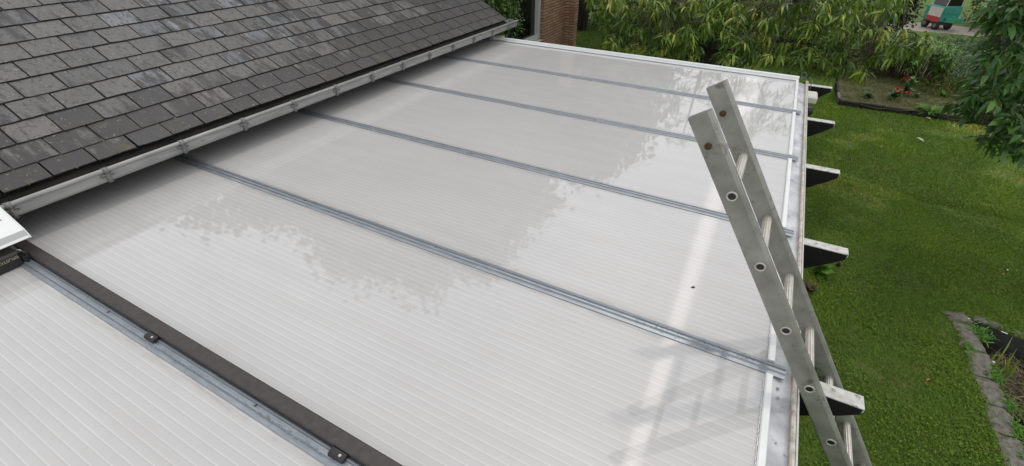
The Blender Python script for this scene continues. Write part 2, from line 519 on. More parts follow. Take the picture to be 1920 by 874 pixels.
M_fallr = simple('orange_fallen_leaf', (.34, .12, .025), (.42, .18, .05), 40, .8)

# ================================================================== THE SETTING
# lawn: one sheet out to the horizon, with a hole where the pond lies
pond = [(2.40, 4.17), (2.44, 3.75), (2.47, 3.25), (2.45, 2.75), (2.52, 2.25), (2.6, 1.6), (3.0, .9), (4.6, .9), (4.9, 2.6), (4.2, 3.45), (3.5, 3.75), (3.05, 3.98)]
bm = bmesh.new()
outer = [bm.verts.new((x, y, GZ)) for x, y in ((-150, -60), (150, -60), (150, 240), (-150, 240))]
inner = [bm.verts.new((x, y, GZ)) for x, y in pond]
eds = [bm.edges.new((v[i], v[(i+1) % len(v)])) for v in (outer, inner) for i in range(len(v))]
bmesh.ops.triangle_fill(bm, use_beauty=True, use_dissolve=False, edges=eds)
me = bpy.data.meshes.new('lawn'); bm.to_mesh(me); bm.free()
# drop faces that filled the pond hole
bm = bmesh.new(); bm.from_mesh(me)
def inpoly(x, y, P):
    c = False; j = len(P) - 1
    for i in range(len(P)):
        if (P[i][1] > y) != (P[j][1] > y) and x < (P[j][0]-P[i][0])*(y-P[i][1])/(P[j][1]-P[i][1]) + P[i][0]: c = not c
        j = i
    return c
bmesh.ops.delete(bm, geom=[f for f in bm.faces if inpoly(*f.calc_center_median()[:2], pond)], context='FACES')
bmesh.ops.recalc_face_normals(bm, faces=bm.faces)
bm.to_mesh(me); bm.free(); me.materials.append(M_lawn)
tag(link('lawn', me), kind='structure')

# pond: liner walls and water
k = len(pond)
cx, cy = np.mean(pond, 0)
ins = [(x + (cx-x)*.09, y + (cy-y)*.09) for x, y in pond]
vs = [(x, y, GZ - .005) for x, y in pond] + [(x, y, GZ - .42) for x, y in ins]
tag(link('pond_liner', mesh(vs, [(i, (i+1) % k, k+(i+1) % k, k+i) for i in range(k)] + [tuple(range(k, 2*k))[::-1]], M_liner)), kind='structure')
ins2 = [(x + (cx-x)*.055, y + (cy-y)*.055) for x, y in pond]
tag(link('pond_water', mesh([(x, y, GZ - .27) for x, y in ins2], [tuple(range(k))], M_water)), kind='structure')

# gravel path far behind, flower bed soil
tag(link('gravel_path', mesh([(1.5, 22.3, GZ+.004), (5.6, 22.35, GZ+.004), (9.5, 21.2, GZ+.004), (12, 19.8, GZ+.004), (12, 21.6, GZ+.004), (9.4, 23.0, GZ+.004), (5.6, 24.4, GZ+.004), (1.5, 24.5, GZ+.004)], [(0, 1, 6, 7), (1, 2, 5, 6), (2, 3, 4, 5)], M_path)), kind='structure')
nx, ny = 60, 50
X, Y = np.meshgrid(np.linspace(1.45, 9, nx), np.linspace(11.42, 17.5, ny))
Z = GZ + .085 + .03*np.sin(X*5.1+Y*3)*np.sin(Y*4.3) + rng.normal(0, .012, X.shape)
V = np.stack([X, Y - .03*(X-1.45), Z], -1).reshape(-1, 3)
I = np.arange(nx*ny).reshape(ny, nx)
F = np.stack([I[:-1, :-1], I[:-1, 1:], I[1:, 1:], I[1:, :-1]], -1).reshape(-1, 4)
tag(link('flower_bed_soil', fast_mesh(V, [F], M_soil, smooth=True)), kind='structure')

# ================================================================== HOUSE WITH SLATE ROOF
house = thing('house', (-6, 1.5, GZ), 'house whose dark slate roof and zinc gutter fill the upper left', 'house')
MB().box((-9.6, -5.5, GZ), (-3.72, 4.02, .178)).build('wall', M_render, house)
PHI = R(28.3)
P0 = np.array([-3.36, 0, .22])
US = np.array([-math.cos(PHI), 0, math.sin(PHI)])
UN = np.array([math.sin(PHI), 0, math.cos(PHI)])
UY = np.array([0, 1., 0])
RIDGE = 5.6
roof = MB().frame_box(P0, UY, US, UN, (-5.6, .0, -.10), (4.16, RIDGE, -.012)).build('slate_roof', M_dark, house)
back = P0 + US*RIDGE
MB().frame_box(back, UY, np.array([-math.cos(PHI), 0, -math.sin(PHI)]), np.array([-math.sin(PHI), 0, math.cos(PHI)]),
               (-5.6, 0, -.10), (4.16, RIDGE, 0)).build('rear_slope', M_slate, house)
MB().tube([back + UY*-5.6 + UN*.0, back + UY*4.18], .07, 10).build('ridge_tile', M_slate, house, True)

def slate_mesh(w, ln, seed):
    r = random.Random(seed)
    w2 = w/2 - .0042
    t = .008
    low = [(-w2, 0), (-w2*.5, r.uniform(-.0015, .002)), (0, r.uniform(-.002, .002)), (w2*.5, r.uniform(-.0015, .002)), (w2, 0)]
    if seed % 7 == 0: low[0] = (-w2 + .004, .005)
    if seed % 6 == 0: low[4] = (w2 - .004, .004)
    if seed % 9 == 0: low.insert(0, (-w2, .012)); low[1] = (-w2*.86, .002)
    # exposed face, then the covered head of the slate (seen only through the joints, painted dark so they read as shaded gaps)
    ex = min(.146, ln*.5)
    bot = low + [(w2, ex), (-w2, ex)]
    n = len(bot)
    vs = [(x, s_, 0) for x, s_ in bot] + [(x, s_ + (.0012 if s_ < .1 else 0), t) for x, s_ in bot]
    vs += [(w2, ln, 0), (-w2, ln, 0), (w2, ln, t), (-w2, ln, t)]
    br, bl, tr_, tl = n-2, n-1, 2*n-2, 2*n-1
    h = 2*n
    fs = [tuple(range(n, 2*n))] + [tuple(range(n))[::-1]] + [(i, i+1, n+i+1, n+i) for i in range(n-2)] + [(n-1, 0, n, 2*n-1)]
    fs += [(tl, tr_, h+2, h+3), (bl, h+1, h, br), (br, h, h+2, tr_), (h, h+1, h+3, h+2), (h+1, bl, tl, h+3)]
    me_ = mesh(vs, fs, M_slate)
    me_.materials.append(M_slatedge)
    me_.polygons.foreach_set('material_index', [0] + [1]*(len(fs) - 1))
    return me_

LN = .34
M_slatedge = simple('shaded_slate_edge', (.012, .011, .010), (.03, .028, .025), 40, .9)  # near-black colour imitates the shade in joints and under course edges
M_hook = simple('slate_hook_wire', (.14, .14, .13), (.26, .26, .25), 60, .5, .5)
SW = .2045
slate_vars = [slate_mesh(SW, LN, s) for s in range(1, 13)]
hook_me = MB().tube([(0, .0, .0005), (0, -.004, .004), (0, .004, .0095), (0, .022, .0085)], .0010, 5).me(M_hook)
Rm = Matrix((tuple(UY), tuple(US), tuple(UN))).transposed().to_4x4()
courses = [.045, .163] + [.163 + .1495*i for i in range(1, 40)]
field_v, field_f = [], []
tiltm = Matrix.Rotation(-.0165/LN, 4, 'X')
nvis = 0
for c, s0 in enumerate(courses):
    if s0 > RIDGE - .05: break
    y0 = (-.673 if c % 2 == 0 else -.773) + SW*.5
    i0 = int((-5.5 - y0)/SW)
    for i in range(i0, 40):
        yc = y0 + i*SW + random.uniform(-.002, .002)
        w = SW
        if yc - SW/2 > 4.17: break
        cut = yc + SW/2 > 4.185
        if cut:
            w = 4.185 - (yc - SW/2)
            if w < .03: break
            yc = yc - SW/2 + w/2
        ln = min(LN, RIDGE - s0)
        ang = random.gauss(0, .006)
        lift = .008 + abs(random.gauss(0, .0008))
        loc = P0 + UY*yc + US*(s0 + random.gauss(0, .0016)) + UN*lift
        mat4 = Matrix.Translation(loc) @ Rm @ Matrix.Rotation(ang, 4, 'Z') @ tiltm
        visible = yc > -.62 - .42 + (s0)*.62 and yc < 4.35 - max(0, (s0 - .42))*4.35 and s0 < 1.62
        if visible:
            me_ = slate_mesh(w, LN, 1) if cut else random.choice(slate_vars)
            o = bpy.data.objects.new('slate', me_); col.objects.link(o)
            o.parent = roof
            o.matrix_basis = mat4
            nvis += 1
            if random.random() < .6:
                h = bpy.data.objects.new('slate_hook', hook_me); col.objects.link(h)
                h.parent = roof
                h.matrix_basis = Matrix.Translation(Vector(P0 + UY*(yc + random.gauss(0, .004)) + US*s0 + UN*(lift+.002))) @ Rm @ Matrix.Rotation(random.gauss(.1, .15), 4, 'Z')
        else:
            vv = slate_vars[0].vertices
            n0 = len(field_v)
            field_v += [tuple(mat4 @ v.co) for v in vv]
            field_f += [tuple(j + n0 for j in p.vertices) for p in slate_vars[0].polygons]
print('slates in view', nvis)
tag(link('slate_field', mesh(field_v, field_f, M_slate), roof), kind='stuff')

# fascia and box gutter with bead, along Y
GX, GT, GB = -3.30, .228, .163
gut = MB().prism([(GX-.125, GB+.03), (GX-.12, GB+.002), (GX-.004, GB), (GX+.002, GB+.012), (GX+.002, GT-.004), (GX-.003, GT-.004),
                  (GX-.004, GB+.012), (GX-.112, GB+.014), (GX-.116, GT+.01), (GX-.125, GT+.01)], -5.6, 4.285,
                 lambda t, x, z: (x, t, z)).build('gutter', M_zinc, house)
MB().tube([(GX, -5.6, GT), (GX, 4.30, GT)], .0125, 12).build('gutter_bead', M_zinc, gut, True)
MB().box((GX-.112, -5.5, GB+.0155), (GX-.006, 4.1, GB+.02)).build('shaded_gutter_silt', M_zincdark, gut)  # silt strip, its near-black colour standing in for shade
MB().box((GX-.1115, -5.6, GB+.021), (GX-.102, 4.12, GT+.012)).build('eave_gap_shade', M_zincdark, house)  # added dark strip over the lit gutter back, imitating the gap's shade
MB().box((GX-.15, -5.6, GB+.035), (GX-.128, 4.15, GT+.03)).build('fascia', M_dark, house)
MB().box((-3.73, -5.6, GB+.018), (GX-.13, 4.15, GB+.033)).build('soffit', M_dark, house)
MB().prism([(GX+.004, GT-.001), (GX-.11, GT+.012), (GX-.11, GB+.016), (GX-.004, GB+.014)], 4.283, 4.287, lambda t, x, z: (x, t, z)).build('gutter_end', M_zinc, gut)
# bracket: strap over the bead with two curled ears on the face
bk = MB()
bk.tube([(.014*math.cos(a)*1.12, -.010, .014*math.sin(a)*1.12) for a in np.linspace(-1.2, 3.4, 9)], .0022, 6)
bk.prism([(-.0165, -.002), (-.012, .011), (0, .0165), (.012, .011), (.0165, -.002), (.0165, -.016), (.0135, -.016), (.0135, -.002), (.0095, .009), (0, .0135), (-.0095, .009), (-.0135, -.002)], -.012, .012, lambda t, x, z: (x, t, z))
bk.prism([(.0035, -.012), (.012, -.014), (.012, -.068), (.003, -.070)], -.010, .010, lambda t, x, z: (x, t, z))
bk.box((.012, -.0045, -.034), (.019, .0045, -.024))
for s in (-1, 1):
    bk.tube([(.008, s*.008, -.026), (.009, s*.018, -.020), (.009, s*.026, -.021), (.009, s*.030, -.028), (.009, s*.026, -.034), (.009, s*.021, -.031)], [.005, .0055, .005, .0048, .004, .003], 6)
bk_me = bk.me(M_zinc, True)
M_brk = simple('gutter_clamp', (.16, .16, .155), (.24, .24, .235), 40, .5, .4, .2)
bk_me.materials[0] = M_brk
for i in range(13):
    o = bpy.data.objects.new('gutter_bracket', bk_me); col.objects.link(o)
    o.parent = gut; o.location = (GX, -.905 + .4135*i, GT)

# ================================================================== PATIO ROOF
TAU = .0092
def zr(x): return -x*math.tan(TAU)
patio = thing('patio_roof', (-1.8, 1.5, GZ), 'flat white ribbed plastic patio roof with grey bars and black rafters', 'roof')
bars = [-1, 0, 1, 2, 3]
spans = [(-3.0, -2.005), (-1.995, -1.005)] + [(k+.005 - 1, k - .005) for k in (0, 1, 2, 3, 4)]
spans = [(-2.0+.004, -1-.004), (-1+.004, -.004), (.004, .996), (1.004, 1.996), (2.004, 2.996), (3.004, 4.0)]
for a, b_ in spans:
    MB().prism([(-3.71, zr(-3.71) - .016), (.004, zr(.004) - .016), (.004, zr(.004)), (-3.71, zr(-3.71))], a, b_, lambda t, x, z: (x, t, z)).build('roof_panel', M_poly, patio)

def bar_profile(w=.031, h=.015):
    return [(-w, .0008), (-w, .004), (-w*.55, .0065), (-w*.42, h), (-w*.20, h+.001), (-w*.12, h-.005), (w*.12, h-.005), (w*.20, h+.001), (w*.42, h), (w*.55, .0065), (w, .004), (w, .0008)]
for i, yb in enumerate(bars):
    x1 = .050
    o = MB().prism(bar_profile(), -3.70, x1, lambda t, y, z: (t, yb + y + (.0), zr(t) + z)).build('glazing_bar', M_galv, patio)
    if i == 1:
        tag(o, 'nearest grey bar, speckled with mould at its free end')
        sm = MB()
        for _ in range(170):
            x = -.02 - abs(random.gauss(0, .28)); y = random.choice((-.008, -.006, .0, .002, .012)) + random.gauss(0, .004)
            s = random.uniform(.0012, .0042)
            zz = .0155 if abs(y) > .0062 else .0115
            sm.add([(x + s*math.cos(a)*random.uniform(.6, 2), yb + y + s*math.sin(a)*.8, zr(x) + zz + .0006) for a in np.linspace(0, 5.2, 6)], [tuple(range(6))])
        tag(sm.build('mould_specks', M_mould, patio), kind='stuff')
    # screws down the bar
    sc = MB()
    for x in (-3.25, -2.4, -1.5, -.62):
        sc.tube([(x, yb, zr(x) + .010), (x, yb, zr(x) + .0165)], .006, 8)
    sc.build('screw', M_mould, o)
# moss and grime on the bar next to the awning rail
sm = MB()
for _ in range(260):
    t = random.random()
    x = random.choice((-2.02, -1.86, -1.36, -1.2)) + random.gauss(0, .10)
    y = -1.0 - .012 + random.gauss(0, .003)
    s = random.uniform(.0010, .0032)
    sm.add([(x + s*math.cos(a)*random.uniform(.6, 2.4), y + s*math.sin(a)*.8, zr(x) + .0152 + .001) for a in np.linspace(0, 5.2, 6)], [tuple(range(6))])
tag(sm.build('grime_specks', M_mould, patio), kind='stuff')
# far verge profile
MB().prism([(-.012, .0008), (-.012, .008), (.0, .012), (.006, .032), (.045, .034), (.045, -.05), (.037, -.05), (.037, .0008)], -3.62, .012, lambda t, y, z: (t, 4.0 + y, zr(t) + z)).build('verge_profile', M_white, patio)
MB().prism([(-.028, .0006), (-.028, .005), (-.013, .007), (-.013, .0006)], -3.62, -.012, lambda t, y, z: (t, 4.0 + y, zr(t) + z)).build('verge_seal', M_galv, patio)
# white U trim along the lower edge, in lengths
tr = [(-.012, .0007), (-.012, .009), (-.008, .012), (.010, .012), (.013, .008), (.013, -.02), (.006, -.02), (.006, .0007)]
cuts = [(-2.0, -.036), (.032, .15), (.151, .968), (1.032, 1.968), (2.032, 2.968), (3.032, 3.985)]
for j, (a, b_) in enumerate(cuts):
    dz = .0015 if j == 1 else 0
    MB().prism([(x, z + dz) for x, z in tr], a, b_, lambda t, x, z: (x + (.0015 if j % 2 else 0), t, z)).build('edge_trim', M_white, patio)
# ragged sealant on the inner side of the nearest trim
se = MB()
yy = -.05
while yy > -.85:
    s = random.uniform(.003, .006)
    se.tube([(-.0125 - random.random()*.002, yy, .003), (-.0135 - random.random()*.003, yy - .02, .003)], s*.42, 6)
    yy -= random.uniform(.014, .02)
se.build('sealant_bead', M_white, patio, True)
# zinc flashing and gutter on the garden side
nn = 120
fv, ff = [], []
for i in range(nn + 1):
    y = -2 + 5.97*i/nn
    for x, z in ((.0135, -.006), (.035, -.010 + .0016*math.sin(y*21) + .001*math.sin(y*57)), (.056, -.013 + .0022*math.sin(y*17+1)), (.078, -.018)):
        fv.append((x, y, z))
for i in range(nn):
    for j in range(3):
        q = i*4 + j
        ff.append((q, q+1, q+5, q+4))
link('flashing', mesh(fv, ff, M_flash, True), patio)
gg = MB().prism([(.0785, -.024), (.0785, .000), (.0835, .004), (.0905, .003), (.0935, -.004), (.0935, -.02), (.088, -.026)], -2, 4.03, lambda t, x, z: (x, t, z)).build('garden_gutter', M_lip, patio)
MB().prism([(.0945, -.10), (.0945, -.002), (.0975, .0015), (.1005, -.002), (.1005, -.10)], -2, 4.04, lambda t, x, z: (x, t, z)).build('gutter_edge', M_lipw, gg)
MB().box((.02, -2, -.20), (.075, 4.03, -.10)).build('beam', M_rafter, patio)
# black specks of dirt on the flashing
sm = MB()
for cx_, cy_, r_ in ((.034, -.075, .006), (.036, -.115, .005), (.045, -.17, .003), (.052, -.15, .0025), (.032, .2, .002), (.047, .95, .003), (.04, -.3, .003), (.045, .55, .0022)):
    sm.add([(cx_ + r_*math.cos(a)*random.uniform(.7, 1.3), cy_ + r_*math.sin(a)*random.uniform(.7, 1.5), -.0062) for a in np.linspace(0, 5.5, 8)], [tuple(range(8))])
sm.build('dirt_spots', M_mould, patio)
# rafters: black sides, flaking white tops, undercut ends
for k_ in (-1, 0, 1, 2, 3, 4):
    yc = k_ + (.045 if k_ < 4 else .10)
    tip = .31 + (.01 if k_ == 4 else 0)
    ra = MB().prism([(-3.70, -.055), (tip, -.055), (tip + .002, -.085), (tip - .045, -.125), (tip - .15, -.20), (-3.70, -.20)], yc - .030, yc + .030, lambda t, x, z: (x, t, z)).build('rafter', M_rafter, patio, bevel=.003)
    MB().prism([(.1025, -.054), (tip + .003, -.054), (tip + .0035, -.070), (tip + .0065, -.070), (tip + .006, -.048), (.1025, -.048)], yc - .031, yc + .031, lambda t, x, z: (x, t, z)).build('white_top', M_rtop, ra, bevel=.0015)
for yb in (-1.5, 1.05, 3.95):
    MB().box((-.03, yb - .05, GZ), (.07, yb + .05, -.20)).build('post', M_rafter, patio)
# lone dead insect / screw hole on the panel
o = MB().tube([(-.336, .318, .0025), (-.328, .322, .006), (-.322, .326, .003)], [.003, .005, .002], 8).build('dark_beetle', M_black, None, True)
tag(o, 'tiny black beetle alone on the white roof panel', 'beetle')

# ================================================================== AWNING
aw = thing('awning', (-2.2, -1.0, 0), 'roof awning with white hood and long dark brown guide rail', 'awning')
MB().prism([(-.983, .019), (-.983, .033), (-.979, .0365), (-.937, .0365), (-.933, .033), (-.933, .019)], -3.25, .04, lambda t, y, z: (t, y, zr(t) + z)).build('guide_rail', M_brown, aw)
MB().prism([(-.978, .0045), (-.978, .0185), (-.938, .0185), (-.938, .0045)], -3.2, .03, lambda t, y, z: (t, y, zr(t) + z)).build('rail_channel', M_black, aw)
for x in (-2.09, -1.125):
    br = MB().prism([(-1.012, .0165), (-1.010, .024), (-1.003, .029), (-.984, .030), (-.984, .0165)], x - .030, x + .030, lambda t, y, z: (t, y, zr(t) + z)).build('rail_bracket', M_black, aw, bevel=.002)
    MB().tube([(x + .012, -.998, zr(x) + .028), (x + .012, -.998, zr(x) + .0315)], .0045, 8).build('bracket_screw', M_alurung, br)
HY = -.938
hp = [(-3.60, .262), (-3.25, .250), (-3.103, .172), (-3.086, .146), (-3.086, .138), (-3.108, .152), (-3.26, .225), (-3.60, .240)]
hp = [(-3.33, .300), (-3.105, .175), (-3.115, .168), (-3.33, .285)]
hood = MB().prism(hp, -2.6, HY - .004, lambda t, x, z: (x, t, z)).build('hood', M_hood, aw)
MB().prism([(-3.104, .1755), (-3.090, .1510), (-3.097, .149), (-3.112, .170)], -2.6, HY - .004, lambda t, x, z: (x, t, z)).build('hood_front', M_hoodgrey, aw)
MB().prism([(-3.0905, .1515), (-3.083, .1415), (-3.089, .1370), (-3.097, .149)], -2.6, HY - .004, lambda t, x, z: (x, t, z)).build('hood_lip', M_hood, aw)
MB().prism([(-3.335, .304), (-3.104, .1785), (-3.080, .1420), (-3.087, .1350), (-3.12, .160), (-3.335, .272)], HY - .004, HY, lambda t, x, z: (x, t, z)).build('end_cap', M_hood, aw)
MB().tube([(-3.185, -.975, .219), (-3.187, -.975, .2225)], .004, 10).build('hood_screw', M_brk, hood)
box_ = MB().prism([(-3.30, .030), (-3.085, .030), (-3.082, .094), (-3.090, .101), (-3.30, .108)], -2.6, -1.012, lambda t, x, z: (x, t, z)).build('cassette', M_black, aw, bevel=.003)
MB().prism([(-3.0835, .096), (-3.088, .1035), (-3.25, .112), (-3.25, .109), (-3.09, .1015)], -2.6, -1.011, lambda t, x, z: (x, t, z)).build('cassette_trim', M_brown, aw)
MB().box((-3.13, -1.011, .028), (-3.075, -.985, .070)).tube([(-3.085, -1.010, .104), (-3.07, -.998, .100), (-3.066, -.99, .088)], .004, 6).build('end_bracket', M_black, aw)
MB().tube([(-3.092, -1.008, .108), (-3.080, -1.0, .106), (-3.074, -.996, .098)], .0028, 6).build('end_spring', M_alurung, aw, True)
cu = bpy.data.curves.new('t', 'FONT'); cu.body = 'BRUSTOR'; cu.size = .019; cu.align_x = 'CENTER'; cu.align_y = 'CENTER'; cu.extrude = .0004
to = bpy.data.objects.new('t', cu); col.objects.link(to)
bpy.context.view_layer.update()
tme = bpy.data.meshes.new_from_object(to.evaluated_get(bpy.context.evaluated_depsgraph_get()))
bpy.data.objects.remove(to)
tme.materials.clear(); tme.materials.append(M_brass)
tm = Matrix(((0, 0, 1, -3.0815), (-1, 0, 0, -1.058), (0, -1, 0, .080), (0, 0, 0, 1)))   # upside down on the front face
tme.transform(tm)
link('lettering', tme, box_)

# ================================================================== LADDER
AL = 1.0006
LD = np.array([math.cos(AL), 0, -math.sin(AL)])
LNn = np.array([math.sin(AL), 0, math.cos(AL)])
L0 = np.array([-.2946, -.0777, .6853])
LW = .3064
PIT = .252
TOP = -.263
LEN = (L0[2] - GZ)/math.sin(AL)
foot = L0 + LD*LEN
ladder = thing('ladder', (foot[0], foot[1] + LW/2, GZ), 'worn aluminium ladder leaning on the garden gutter, top rising over the roof', 'ladder')
ladder_mats = {}
def stile(y0, y1, label):
    # shallow channel section: web with rounded flanges
    w0, w1 = -.0325, .0325
    prof = [(w0, y0), (w0 + .004, y0 - .0022), (w1 - .010, y0 - .0022), (w1 - .002, y0 + .003), (w1, y0 + .008), (w1, y1), (w1 - .004, y1 + .001), (w0 + .003, y1 + .001), (w0, y1 - .003)]
    def f(t, n_, y): return L0 + LD*t + LNn*n_ + UY*(y - L0[1])
    o = MB().prism(prof, TOP, LEN, f).build('stile', M_alu, ladder)
    tag(o, label)
    return o
s1 = stile(L0[1], L0[1] + .022, None)
s2 = stile(L0[1] + LW, L0[1] + LW + .022, None)
nr = int(LEN/PIT)
for k_ in range(nr + 1):
    c = L0 + LD*(PIT*k_)
    rg = MB()
    kk = 28
    vs = []
    for yy in (L0[1] + .02, L0[1] + LW + .002):
        for j in range(kk):
            a = 2*math.pi*j/kk
            rr = .0133 if j % 2 else .0144
            vs.append(np.array([c[0], yy, c[2]]) + rr*(math.cos(a)*LD + math.sin(a)*LNn))
    rg.add(vs, [(j, (j+1) % kk, kk + (j+1) % kk, kk + j) for j in range(kk)])
    r_ = rg.build('rung', M_alurung, ladder)
    # flared open tube end on the outer web
    if k_ < 7:
        fr = MB(); kk = 24; vs = []
        yf = L0[1] - .0022
        for rr, yy in ((.0167, yf - .0003), (.0160, yf - .0025), (.0140, yf - .0032), (.0113, yf - .0020), (.0101, yf + .0005), (.0097, yf + .03)):
            for j in range(kk):
                a = 2*math.pi*j/kk
                vs.append(np.array([c[0], yy, c[2]]) + rr*(math.cos(a)*LD + math.sin(a)*LNn))
        fs = [(i*kk+j, i*kk+(j+1) % kk, (i+1)*kk+(j+1) % kk, (i+1)*kk+j) for i in range(5) for j in range(kk)]
        fr.add(vs, fs).build('flared_end', M_alurung, r_, True)
        MB().add([np.array([c[0], yf - .0012, c[2]]) +   .0110*(math.cos(2*math.pi*j/kk)*LD + math.sin(2*math.pi*j/kk)*LNn) for j in range(kk)], [tuple(range(kk))]).build('bore_shade_disc', M_black, r_)  # black disc over the opening, painted shade of the hollow tube
for (t_, n_), y_ in (((-.169, -.008), L0[1] - .0022), ((-.166, -.011), L0[1] + LW - .0022)):
    c = L0 + LD*t_ + LNn*n_ + UY*(y_ - L0[1])
    st_ = MB().add([c - UY*.0008 + (.0125 + .002*math.sin(3*a+1) + .001*math.sin(7*a))*(math.cos(a)*LD*.8 + math.sin(a)*LNn) for a in np.linspace(0, 2*math.pi, 28, endpoint=False)], [tuple(range(28))]).build('rust_stain', M_ruststain, ladder)
    bo = MB().tube([c, c - UY*.006, c - UY*.0085], [.0105, .0100, .007], 8).build('bolt', M_rust, ladder)
    MB().tube([c - UY*.008, c - UY*.016], .0055, 8).build('bolt_tip', M_rust, bo)
# scratches and knocks on the near stile
sm = MB()
for _ in range(30):
    t_ = random.uniform(TOP + .02, 1.35); n_ = random.uniform(-.028, .024)
    y_ = L0[1] - .0028
    a0 = random.uniform(0, 3.1); L_ = random.uniform(.002, .008); w_ = random.uniform(.0004, .0014)
    c = L0 + LD*t_ + LNn*n_ + UY*(y_ - L0[1])
    e1 = math.cos(a0)*LD + math.sin(a0)*LNn; e2 = -math.sin(a0)*LD + math.cos(a0)*LNn
    sm.add([c - e1*L_ , c + e2*w_, c + e1*L_, c - e2*w_], [(0, 1, 2, 3)])
for _ in range(30):
    t_ = random.uniform(TOP + .02, 1.7); n_ = random.uniform(-.028, .024)
    y_ = L0[1] + LW - .0028
    a0 = random.uniform(0, 3.1); L_ = random.uniform(.002, .010); w_ = random.uniform(.0004, .0014)
    c = L0 + LD*t_ + LNn*n_ + UY*(y_ - L0[1])
    e1 = math.cos(a0)*LD + math.sin(a0)*LNn; e2 = -math.sin(a0)*LD + math.cos(a0)*LNn
    sm.add([c - e1*L_ , c + e2*w_, c + e1*L_, c - e2*w_], [(0, 1, 2, 3)])
M_scr = simple('ladder_scratch', (.13, .12, .10), (.20, .19, .165), 40, .6, .3)
tag(sm.build('scratches', M_scr, ladder), kind='stuff')

# ================================================================== SMALL THINGS ON THE ROOF EDGES
# outdoor lamp on the garden gutter: white head, black dome below, cable
lamp = thing('outdoor_lamp', (.13, 3.85, -.2), 'small outdoor lamp with white head and black sensor by far gutter corner', 'lamp')
a = at(1518, 176, 3.90)
MB().box((.104, 3.74, -.135), (.205, 3.95, -.065)).build('lamp_head', M_cwhite, lamp, bevel=.012)
MB().tube([(.155, 3.68, -.22), (.155, 3.68, -.19), (.155, 3.68, -.16), (.14, 3.70, -.14)], [.03, .048, .044, .02], 14).build('sensor_dome', M_black, lamp, True)
MB().box((.1015, 3.74, -.20), (.115, 3.96, -.09)).build('mounting_plate', M_black, lamp)
pts = [(.02, 4.03, .03)] + [(.045 + .022*math.cos(t), 4.02 + .01*t/6, .055 + .028*math.sin(t)) for t in np.linspace(-2, 5, 14)] + [(.085, 3.99, .02), (.10, 3.98, .045), (.125, 3.97, .03), (.13, 3.94, -.05)]
tag(MB().tube(pts, .0035, 6).build('cable', M_grey, None, True), 'curled grey cable at the far corner of the roof gutter', 'cable')
wb = MB().box((-3.47, 4.03, .030), (-3.39, 4.11, .052)).box((-3.475, 4.03, .053), (-3.387, 4.112, .073)).build('wooden_block', M_cream, None, bevel=.003)
tag(wb, 'small cream wooden block under the far end of house gutter', 'block')
wb = MB().box((-3.62, 3.93, .036), (-3.50, 4.03, .082)).box((-3.60, 3.94, .083), (-3.52, 4.02, .095)).build('junction_box', M_grey, None, bevel=.004)
tag(wb, 'dark grey junction box tucked under house gutter beside cream block', 'box')

# ================================================================== BRICK HOUSE BEHIND
bh = thing('brick_house', (-6, 8.5, GZ), 'brown brick building with a dark window beyond the roof end', 'building')
WX, CX = -4.57, -4.345
MB().box((-9.5, 7.87, GZ), (WX, 9.2, 1.2)).build('wall', M_brick, bh)
MB().box((WX - .02, 9.0, GZ), (CX, 9.21, 2.2)).build('brick_pier', M_brick, bh)
MB().box((-9.5, 4.6, GZ), (WX - .14, 7.868, -.81)).build('parapet', M_brick, bh)
MB().box((-9.5, 4.6, .35), (WX - .14, 7.868, 1.2)).build('lintel', M_brick, bh)
MB().box((-9.7, 4.5, 1.2), (WX + .1, 9.4, 1.32)).build('flat_roof', M_dark, bh)
win = MB().box((WX - .17, 4.7, -.785), (WX - .075, 7.866, -.70)).box((WX - .17, 7.76, -.698), (WX - .075, 7.866, .345)).box((WX - .17, 5.95, -.698), (WX - .075, 6.02, .345)).build('window', M_frame, bh)
MB().box((WX - .16, 4.72, -.699), (WX - .15, 7.77, .345)).build('pane', M_glass, win)
MB().prism([(WX - .2, -.787), (WX + .0, -.800), (WX + .0, -.809), (WX - .2, -.809)], 4.7, 7.866, lambda t, x, z: (x, t, z)).build('sill', M_frame, win)

# ================================================================== PLANTS
def foliage(P, n_per, size, spread, mat, base, droop=.4, name='foliage', parent=None, kind=None, up=None, outward=None):
    """leaves around cluster points"""
    N = len(P)*n_per
    C = np.repeat(P, n_per, 0)
    D = rand_dirs(N, -.9, .6)
    D[:, 2] -= droop
    D /= np.linalg.norm(D, axis=1, keepdims=True)
    pos_ = C + D*rng.uniform(0, spread, N)[:, None]*.6 + rng.normal(0, spread*.35, (N, 3))
    S = size*rng.uniform(.65, 1.2, N)
    U = np.tile(UPV, (N, 1)) + rng.normal(0, .45, (N, 3))
    var = np.clip(np.repeat(rng.normal(.45, .16, len(P)), n_per) + rng.normal(0, .17, N), 0, 1)
    return link(name, leaves_mesh(pos_, D, U, S, mat, base, var), parent)

LB_cherry = leaf_base(.20, .48, .16)
LB_round = leaf_base(.62, .18, .1)
LB_narrow = leaf_base(.20, .35, .1)
LB_hang = leaf_base(.36, .30, .12)

def limb(mb, a, b, r0, r1, sag=.0, n=7, wob=.08):
    a, b = np.array(a, float), np.array(b, float)
    L = np.linalg.norm(b - a)
    pts = []
    w = np.zeros(3)
    for i in range(n + 1):
        t = i/n
        if 0 < i < n: w = w*.6 + rng.normal(0, wob*L/n, 3)
        pts.append(a + (b-a)*t + w*(1-t) + np.array([0, 0, sag*L*4*t*(1-t)]))
    mb.tube(pts, [r0 + (r1-r0)*i/n for i in range(n+1)], 7)
    return pts

def polysample(poly, n):
    xs = [p[0] for p in poly]; ys = [p[1] for p in poly]
    out = []
    while len(out) < n:
        x, y = rng.uniform(min(xs), max(xs)), rng.uniform(min(ys), max(ys))
        if inpoly(x, y, poly): out.append((x, y))
    return out

